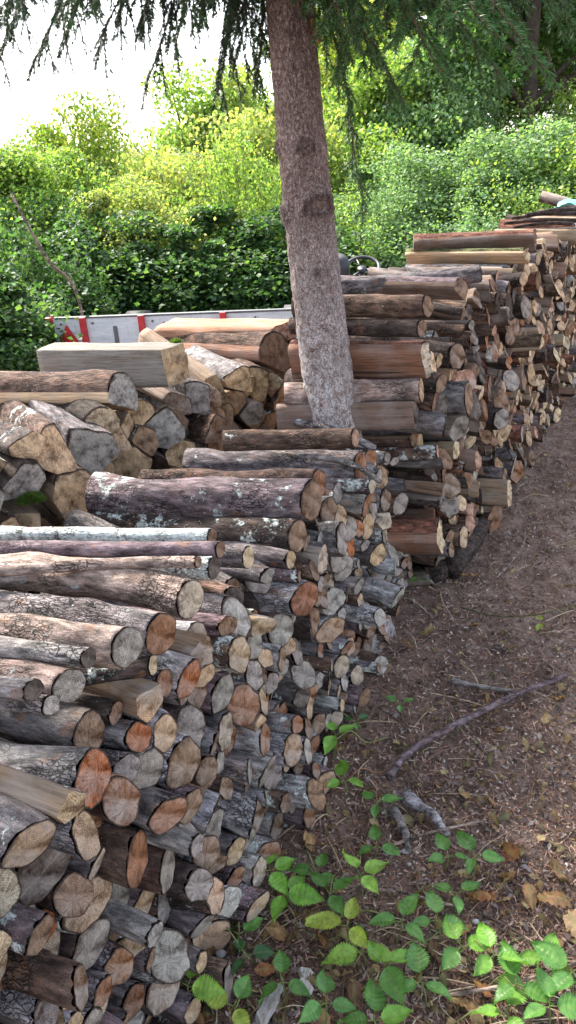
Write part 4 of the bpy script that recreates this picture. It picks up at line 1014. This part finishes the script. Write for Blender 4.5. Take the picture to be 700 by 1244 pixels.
# ------------------------------------------------------------------ trailer and mower
tr = bpy.data.objects.new('trailer', None); COL.objects.link(tr)
A = on_y(65, 388, 5.6); top = float(A[2]); B = on_z(356, 377, top); B = A+(B-A)*1.0; ang = math.atan2(B[1]-A[1], B[0]-A[0]); Wt = 1.9
tr.location = (A[0], A[1], 0); tr.rotation_euler = (0, 0, ang); tag(tr, 'grey white flatbed trailer with red posts and triangle reflectors behind the back row', 'trailer')
def box(mb, x0, x1, y0, y1, z0, z1, mat=0, bev=0, **at):
    V = [(x, y, z) for z in (z0, z1) for y in (y0, y1) for x in (x0, x1)]
    mb.add(V, [(0, 2, 3, 1), (4, 5, 7, 6), (0, 1, 5, 4), (2, 6, 7, 3), (0, 4, 6, 2), (1, 3, 7, 5)], mat, smooth=False, **at)
def bpart(name, parent, boxes, mat, bevel=.004):
    mb = MB()
    for b in boxes: box(mb, *b)
    o = link(name, mb.mesh(name, [mat]), parent=parent)
    if bevel: md = o.modifiers.new('b', 'BEVEL'); md.width = bevel; md.segments = 2
    return o
def mat_board():
    g = NG('weathered_board'); tc = g.n('TexCoord').outputs['Object']; n = g.noise(g.scale(tc, (1, 1, 4)), 6, 6, .7); n2 = g.noise(tc, 40, 5, .7)
    c = g.ramp(n, [(.3, (.40, .43, .46)), (.7, (.62, .65, .68))]); c = g.mix(g.ramp(n2, [(.62, 0.0), (.7, .7)]), c, (.16, .15, .14))
    c = g.mix(g.ramp(g.noise(g.scale(tc, (8, 1, .6)), 9, 4, .6), [(.6, 0.0), (.72, .5)]), c, (.22, .15, .11)); g.base(c, .6, .3); return g.m
BOARD = mat_board(); REDP = mat_simple('red_paint', (.42, .025, .03), .45, .4, 25, .3, .1); METAL = mat_simple('dark_metal', (.09, .09, .095), .5, .5, 30, .3, .2); RUB = mat_simple('rubber', (.02, .02, .022), .7, .3, 30, .2, .1)
bpart('tailboard', tr, [(0, Wt, -.015, .015, top-.36, top)], BOARD)
bpart('side_board', tr, [(Wt-.03, Wt, .017, 2.2, top-.36, top-.005)], BOARD)
bpart('bed', tr, [(.032, Wt-.032, .017, 2.2, top-.40, top-.365)], METAL)
for px in (105, 178, 277):   # stakes
    Q = on_y(px, 395, 5.6); x = Q[0]-A[0]
    bpart('post', tr, [(x-.022, x+.022, -.05, -.017, top-.38, top+.012)], REDP)
for x in (.45, 1.2):
    bpart('hinge', tr, [(x, x+.03, -.024, -.017, top-.33, top-.06)], METAL, .002)
bpart('top_rail', tr, [(.01, Wt-.01, -.021, .021, top+.001, top+.014)], METAL, .003)
for x in (.06, .30, .75, 1.0, 1.5, 1.8):
    mb = MB(); tube(mb, [(x, -.016, top-.035), (x, -.024, top-.035)], .009, 8); link('bolt', mb.mesh('bolt', [METAL]), parent=tr)
for px in (85, 206):
    x = on_y(px, 405, 5.6)[0]-A[0]; mb = MB(); z0 = top-.17; h = .10; V = [(x-.075, -.02, z0), (x+.075, -.02, z0), (x, -.02, z0+.13), (x-.075, -.032, z0), (x+.075, -.032, z0), (x, -.032, z0+.13)]
    mb.add(V, [(0, 1, 2)[::-1], (3, 4, 5), (0, 3, 5, 2), (0, 1, 4, 3), (1, 2, 5, 4)], 0, smooth=False); link('reflector', mb.mesh('reflector', [REDP]), parent=tr)
bpart('corner_lamp', tr, [(-.05, .0, -.05, .0, top-.02, top+.02)], REDP, .01)
for x in (.25, Wt-.25):
    mb = MB(); th2 = np.linspace(0, 2*math.pi, 24, endpoint=False)
    tube(mb, [(x-.09, 1.2, .28), (x+.09, 1.2, .28)], .28, 24); link('wheel', mb.mesh('wheel', [RUB]), parent=tr)

mw = bpy.data.objects.new('ride_on_mower', None); COL.objects.link(mw)
Q = on_y(440, 326, 6.6); mw.location = (Q[0], 6.6, 0); hz = float(Q[2]); mw.rotation_euler = (0, 0, R(10))
tag(mw, 'ride-on mower with black seat and steering wheel showing above the tall stack', 'mower')
def torus(name, parent, c, R0, r0, tilt, mat):
    mb = MB(); n, m_ = 36, 10; V = []
    for i in range(n):
        for j in range(m_):
            a, b = 2*math.pi*i/n, 2*math.pi*j/m_; V.append(((R0+r0*math.cos(b))*math.cos(a), (R0+r0*math.cos(b))*math.sin(a), r0*math.sin(b)))
    mb.add(V, [(i*m_+j, ((i+1) % n)*m_+j, ((i+1) % n)*m_+(j+1) % m_, i*m_+(j+1) % m_) for i in range(n) for j in range(m_)], 0)
    o = link(name, mb.mesh(name, [mat]), parent=parent); o.location = c; o.rotation_euler = tilt; return o
PLAS = mat_simple('black_plastic', (.018, .019, .021), .4, .5, 30, .2, .1); GREYP = mat_simple('grey_paint', (.32, .36, .42), .4, .5, 20, .15, .05)
sw = torus('steering_wheel', mw, (.0, 0, hz), .145, .016, (R(30), R(-12), 0), PLAS)
mb = MB()
for a in (90, 210, 330): tube(mb, [(0, 0, -.02), (.14*math.cos(R(a)), .14*math.sin(R(a)), 0)], .011, 8)
tube(mb, [(0, 0, .0), (0, 0, -.03)], .04, 16); link('spokes', mb.mesh('spokes', [PLAS]), parent=sw)
mb = MB(); tube(mb, [(0, 0, hz-.02), (.02, .15, hz-.35)], .025, 10); link('steering_column', mb.mesh('steering_column', [METAL]), parent=mw)
def pad(name, c, sx, sy, sz, mat):
    mb = MB(); n, m_ = 12, 20; V = []
    for i in range(n):
        for j in range(m_):
            a, b = math.pi*i/(n-1), 2*math.pi*j/m_; f = lambda v: math.copysign(abs(v)**.45, v)
            V.append((sx*f(math.sin(a))*f(math.cos(b)), sy*f(math.sin(a))*f(math.sin(b)), sz*f(math.cos(a))))
    mb.add(V, [(i*m_+j, (i+1)*m_+j, (i+1)*m_+(j+1) % m_, i*m_+(j+1) % m_) for i in range(n-1) for j in range(m_)], 0)
    o = link(name, mb.mesh(name, [mat]), parent=mw); o.location = c; return o
pad('seat_back', (-.22, -.02, hz-.06), .07, .2, .2, PLAS); pad('seat', (-.10, -.02, hz-.26), .2, .2, .05, PLAS)
pad('bonnet', (.40, .1, hz-.22), .28, .22, .14, GREYP); pad('body', (.05, 0, .22), .6, .3, .12, GREYP)
for x, r in ((-.35, .22), (.45, .17)):
    for y in (-.32, .32):
        mb = MB(); tube(mb, [(x, y-.07, r), (x, y+.07, r)], r, 20); link('wheel', mb.mesh('wheel', [RUB]), parent=mw)

# ------------------------------------------------------------------ background plants
def leaf_cards(C, g, size, tints, updir=.4, var=.25):
    n = len(C); nrm = g.normal(size=(n, 3)); nrm[:, 2] = np.abs(nrm[:, 2])+updir; nrm /= np.linalg.norm(nrm, axis=1)[:, None]
    d = np.cross(nrm, g.normal(size=(n, 3))); d /= np.linalg.norm(d, axis=1)[:, None]; s = np.cross(nrm, d)
    L = size*g.uniform(.6, 1.3, n)[:, None]; W_ = L*g.uniform(.32, .42, n)[:, None]
    V = np.stack([C-d*L/2, C+s*W_-nrm*0+nrm*L*.10, C+d*L/2-nrm*L*.08, C-s*W_+nrm*L*.10], 1)
    T = np.array(tints)[g.integers(0, len(tints), n)]*(1+g.normal(0, var, (n, 1))); T = np.clip(T, .01, 1)
    return V, np.concatenate([T, np.zeros((n, 1))], 1)
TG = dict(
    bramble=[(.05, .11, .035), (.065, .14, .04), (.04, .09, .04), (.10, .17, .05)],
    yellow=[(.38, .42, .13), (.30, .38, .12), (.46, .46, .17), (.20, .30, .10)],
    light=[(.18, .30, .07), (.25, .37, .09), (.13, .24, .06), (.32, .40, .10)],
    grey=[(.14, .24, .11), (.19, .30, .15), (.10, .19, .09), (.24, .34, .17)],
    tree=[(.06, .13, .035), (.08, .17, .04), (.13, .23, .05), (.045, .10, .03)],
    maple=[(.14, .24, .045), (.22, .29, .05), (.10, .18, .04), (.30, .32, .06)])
def shrub_proto(kind, seed, h=1.0, w_=1.0, n=9000, size=.05, mode='mound'):
    """unit-size plant: crown leaves + stems"""
    g = np.random.default_rng(seed); st = MB(); C = []
    if mode == 'mound':
        ncl = 46
        for k in range(ncl):
            a = g.uniform(0, 6.283); rr = w_/2*math.sqrt(g.random()); zt = h*(1-.65*(rr/(w_/2))**2)*g.uniform(.4, 1.12); P = np.array([rr*math.cos(a), rr*math.sin(a), zt])
            tube(st, smooth_path([[P[0]*.2, P[1]*.2, 0], P*[.6, .6, .6], P], 4), np.linspace(.012, .003, 9), 4, tint=(.10, .075, .05, 0), cap=False)
            m_ = n//ncl; rad = g.uniform(.06, .20); q = g.normal(size=(m_, 3)); q /= np.linalg.norm(q, axis=1)[:, None]; q *= rad*g.random((m_, 1))**.4*[1.2, 1.2, .8]
            C.append(P+q); 
        m_ = n//3; C.append(np.stack([g.normal(0, w_*.24, m_), g.normal(0, w_*.24, m_), g.uniform(0, h*.8, m_)], -1))
    elif mode == 'shoots':
        ns = 70
        for k in range(ns):
            a = g.uniform(0, 6.283); rr = w_/2*math.sqrt(g.random()); P0 = np.array([rr*math.cos(a), rr*math.sin(a), 0]); hh = h*g.uniform(.6, 1.05)*(1-.3*(rr/(w_/2))**2)
            P1_ = P0*1.25+np.array([g.normal(0, .05), g.normal(0, .05), hh]); path = smooth_path([P0, (P0+P1_)/2+[g.normal(0, .02), g.normal(0, .02), 0], P1_], 5)
            tube(st, path, np.linspace(.006, .0015, len(path)), 4, tint=(.12, .09, .05, 0), cap=False)
            m_ = n//ns; t = g.uniform(.15, 1, m_); q = np.stack([np.interp(t, np.linspace(0, 1, len(path)), path[:, i]) for i in range(3)], -1)
            q += g.normal(size=(m_, 3))*np.array([.045, .045, .03]); C.append(q)
    C = np.concatenate(C); C[:, 2] = np.abs(C[:, 2]); V, T = leaf_cards(C, g, size/(1.8 if kind == 'bramble' else 2.3), TG[kind])
    return st.mesh('stems', [STEM]), quads_mesh('foliage', V, T, [LEAF])
PRO = {}
def put_shrub(name, kind, mode, x, y, h, wd, label, cat, group, seed=0, size=.05, n=9000):
    key = (kind, mode, seed % 3)
    if key not in PRO: PRO[key] = shrub_proto(kind, 700+len(PRO), n=n, size=size, mode=mode)
    a, b = PRO[key]; root = bpy.data.objects.new(name, None); COL.objects.link(root); root.location = (x, y, 0); root.scale = (wd, wd, h); root.rotation_euler = (0, 0, seed*1.7)
    tag(root, label, cat, group); link('stems', a, parent=root); link('foliage', b, parent=root)
def AZ(px, dist):                                     # ground x,y straight below a photo column near the horizon
    d = ray(px, 230); d = d[:2]/np.linalg.norm(d[:2]); return d*dist
lst = [
    # front line of dark brambles, left of the spruce
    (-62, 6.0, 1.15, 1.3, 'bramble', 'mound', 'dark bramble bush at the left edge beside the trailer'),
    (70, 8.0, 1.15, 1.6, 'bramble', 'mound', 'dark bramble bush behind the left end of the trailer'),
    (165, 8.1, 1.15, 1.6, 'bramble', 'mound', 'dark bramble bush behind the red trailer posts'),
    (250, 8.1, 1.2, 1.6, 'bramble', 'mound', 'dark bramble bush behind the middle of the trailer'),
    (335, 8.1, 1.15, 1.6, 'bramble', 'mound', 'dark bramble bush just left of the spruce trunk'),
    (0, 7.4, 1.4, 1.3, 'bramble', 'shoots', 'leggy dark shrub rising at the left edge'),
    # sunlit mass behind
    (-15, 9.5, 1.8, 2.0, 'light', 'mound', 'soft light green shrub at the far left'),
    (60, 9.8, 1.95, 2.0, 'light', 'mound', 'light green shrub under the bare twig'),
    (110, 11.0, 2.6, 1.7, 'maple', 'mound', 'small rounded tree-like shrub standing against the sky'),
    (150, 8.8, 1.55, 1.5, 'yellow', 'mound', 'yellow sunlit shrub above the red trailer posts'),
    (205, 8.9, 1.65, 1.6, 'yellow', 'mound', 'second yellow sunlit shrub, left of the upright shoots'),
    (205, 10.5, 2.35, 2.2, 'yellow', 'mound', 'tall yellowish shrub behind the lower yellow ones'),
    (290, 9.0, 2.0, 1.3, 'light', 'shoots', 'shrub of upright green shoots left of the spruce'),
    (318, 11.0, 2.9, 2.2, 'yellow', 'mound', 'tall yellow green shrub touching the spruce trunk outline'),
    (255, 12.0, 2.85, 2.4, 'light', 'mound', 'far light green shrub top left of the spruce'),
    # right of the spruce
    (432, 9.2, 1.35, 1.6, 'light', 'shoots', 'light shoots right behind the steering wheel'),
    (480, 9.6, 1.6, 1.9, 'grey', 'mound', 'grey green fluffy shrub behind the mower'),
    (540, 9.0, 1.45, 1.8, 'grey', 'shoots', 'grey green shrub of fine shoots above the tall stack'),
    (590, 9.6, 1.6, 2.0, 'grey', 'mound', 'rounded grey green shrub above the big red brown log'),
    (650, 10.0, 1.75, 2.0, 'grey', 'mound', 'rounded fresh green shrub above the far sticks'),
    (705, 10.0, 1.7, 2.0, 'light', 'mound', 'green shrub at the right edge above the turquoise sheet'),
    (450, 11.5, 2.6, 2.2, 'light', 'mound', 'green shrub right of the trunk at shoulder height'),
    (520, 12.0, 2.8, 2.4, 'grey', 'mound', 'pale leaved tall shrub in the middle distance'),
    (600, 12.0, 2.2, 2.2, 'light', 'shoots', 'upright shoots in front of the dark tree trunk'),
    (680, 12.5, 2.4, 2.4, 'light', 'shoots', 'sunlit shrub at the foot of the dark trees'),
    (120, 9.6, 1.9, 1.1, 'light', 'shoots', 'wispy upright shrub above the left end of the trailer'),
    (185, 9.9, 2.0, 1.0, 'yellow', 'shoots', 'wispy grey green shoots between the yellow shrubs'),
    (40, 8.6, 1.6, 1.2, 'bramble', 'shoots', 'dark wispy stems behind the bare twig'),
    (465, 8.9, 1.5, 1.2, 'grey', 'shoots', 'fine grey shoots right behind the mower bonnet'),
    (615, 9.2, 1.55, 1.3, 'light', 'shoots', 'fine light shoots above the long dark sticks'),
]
for i, (px, ds, h, wd, kind, mode, lb) in enumerate(lst):
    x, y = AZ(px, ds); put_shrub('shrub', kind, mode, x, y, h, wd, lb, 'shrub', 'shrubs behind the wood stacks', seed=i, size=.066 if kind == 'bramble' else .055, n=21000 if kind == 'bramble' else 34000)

def bg_tree(px, dist, H, crown_z0, cw, kind, label, seed, n=26000, size=.075, tr=.16, bark=DARKBARK, lean=0):
    g = np.random.default_rng(seed); x, y = AZ(px, dist); root = bpy.data.objects.new('broadleaf_tree', None); COL.objects.link(root); root.location = (x, y, 0); tag(root, label, 'tree', 'trees behind the shrubs')
    mb = MB(); path = smooth_path([[0, 0, -.1], [lean*.3, 0, H*.3], [lean*.7, .1, H*.6], [lean, .1, H*.92]], 8); tube(mb, path, np.linspace(tr, .03, len(path)), 14, noise=.1, nscale=5, seed=seed)
    C = []; nl = 30
    for k in range(nl):
        f = g.uniform(.25, .95); P = np.array([np.interp(f, np.linspace(0, 1, len(path)), path[:, i]) for i in range(3)]); P[2] = max(P[2], crown_z0*.8)
        a = g.uniform(0, 6.283); ln = cw*g.uniform(.4, 1)*(1.15-f*.7); E_ = P+np.array([math.cos(a)*ln, math.sin(a)*ln, g.uniform(-.1, .5)*ln])
        E_[2] = max(E_[2], crown_z0+g.uniform(0, .5)); q = smooth_path([P, (P+E_)/2+[0, 0, .1*ln], E_], 5); tube(mb, q, np.linspace(.05*tr/.16, .008, len(q)), 6, noise=.1, nscale=9)
        m_ = n//nl
        for c_ in range(6):
            cc = q[g.integers(len(q)//2, len(q))]+g.normal(0, .22*cw/1.8, 3); mm = m_//6; v = g.normal(size=(mm, 3)); v /= np.linalg.norm(v, axis=1)[:, None]; C.append(cc+v*g.uniform(.18, .42)*g.random((mm, 1))**.45*[1.2, 1.2, .7])
    link('trunk', mb.mesh('trunk', [bark]), parent=root); C = np.concatenate(C); V, T = leaf_cards(C, g, size, TG[kind]); link('crown', quads_mesh('crown', V, T, [LEAF]), parent=root)
bg_tree(635, 13, 7.5, 2.7, 2.6, 'tree', 'big dark tree with a straight trunk above the far shrubs', 1, 34000)
bg_tree(560, 15, 7.5, 2.5, 2.8, 'tree', 'dark leaved tree left of the straight dark trunk', 2, 34000)
bg_tree(470, 14, 6.5, 2.2, 2.3, 'maple', 'yellowish green tree right of the spruce trunk', 3, 30000)
bg_tree(405, 17, 6.5, 2.4, 2.2, 'maple', 'tree seen just behind the spruce trunk', 4, 24000)
bg_tree(710, 14, 7.5, 2.5, 2.8, 'tree', 'dark tree cut by the right edge', 5, 30000)
bg_tree(673, 16, 5.5, 3.0, 1.6, 'tree', 'tree with a pale grey trunk near the right edge', 6, 12000, tr=.17, bark=PALEBARK)
bg_tree(600, 19, 8.5, 1.6, 3.4, 'tree', 'farthest dark tree closing the gap between trunks', 7, 34000, size=.12)
bg_tree(500, 19, 7.5, 1.5, 3.2, 'maple', 'far green tree behind the pale shrubs', 8, 30000, size=.12)
# bare twig at the left
stick('bare_twig', [on_y(14, 235, 5.6), on_y(40, 285, 5.6), on_y(62, 320, 5.6), on_y(95, 362, 5.7), on_y(100, 400, 5.7)*[1, 1, 0]], .008, .014, 'bare pale twig standing out of the left bushes', 'twig', 'tan', .2, seed=51)
g = np.random.default_rng(3); mb = MB()
print('done')
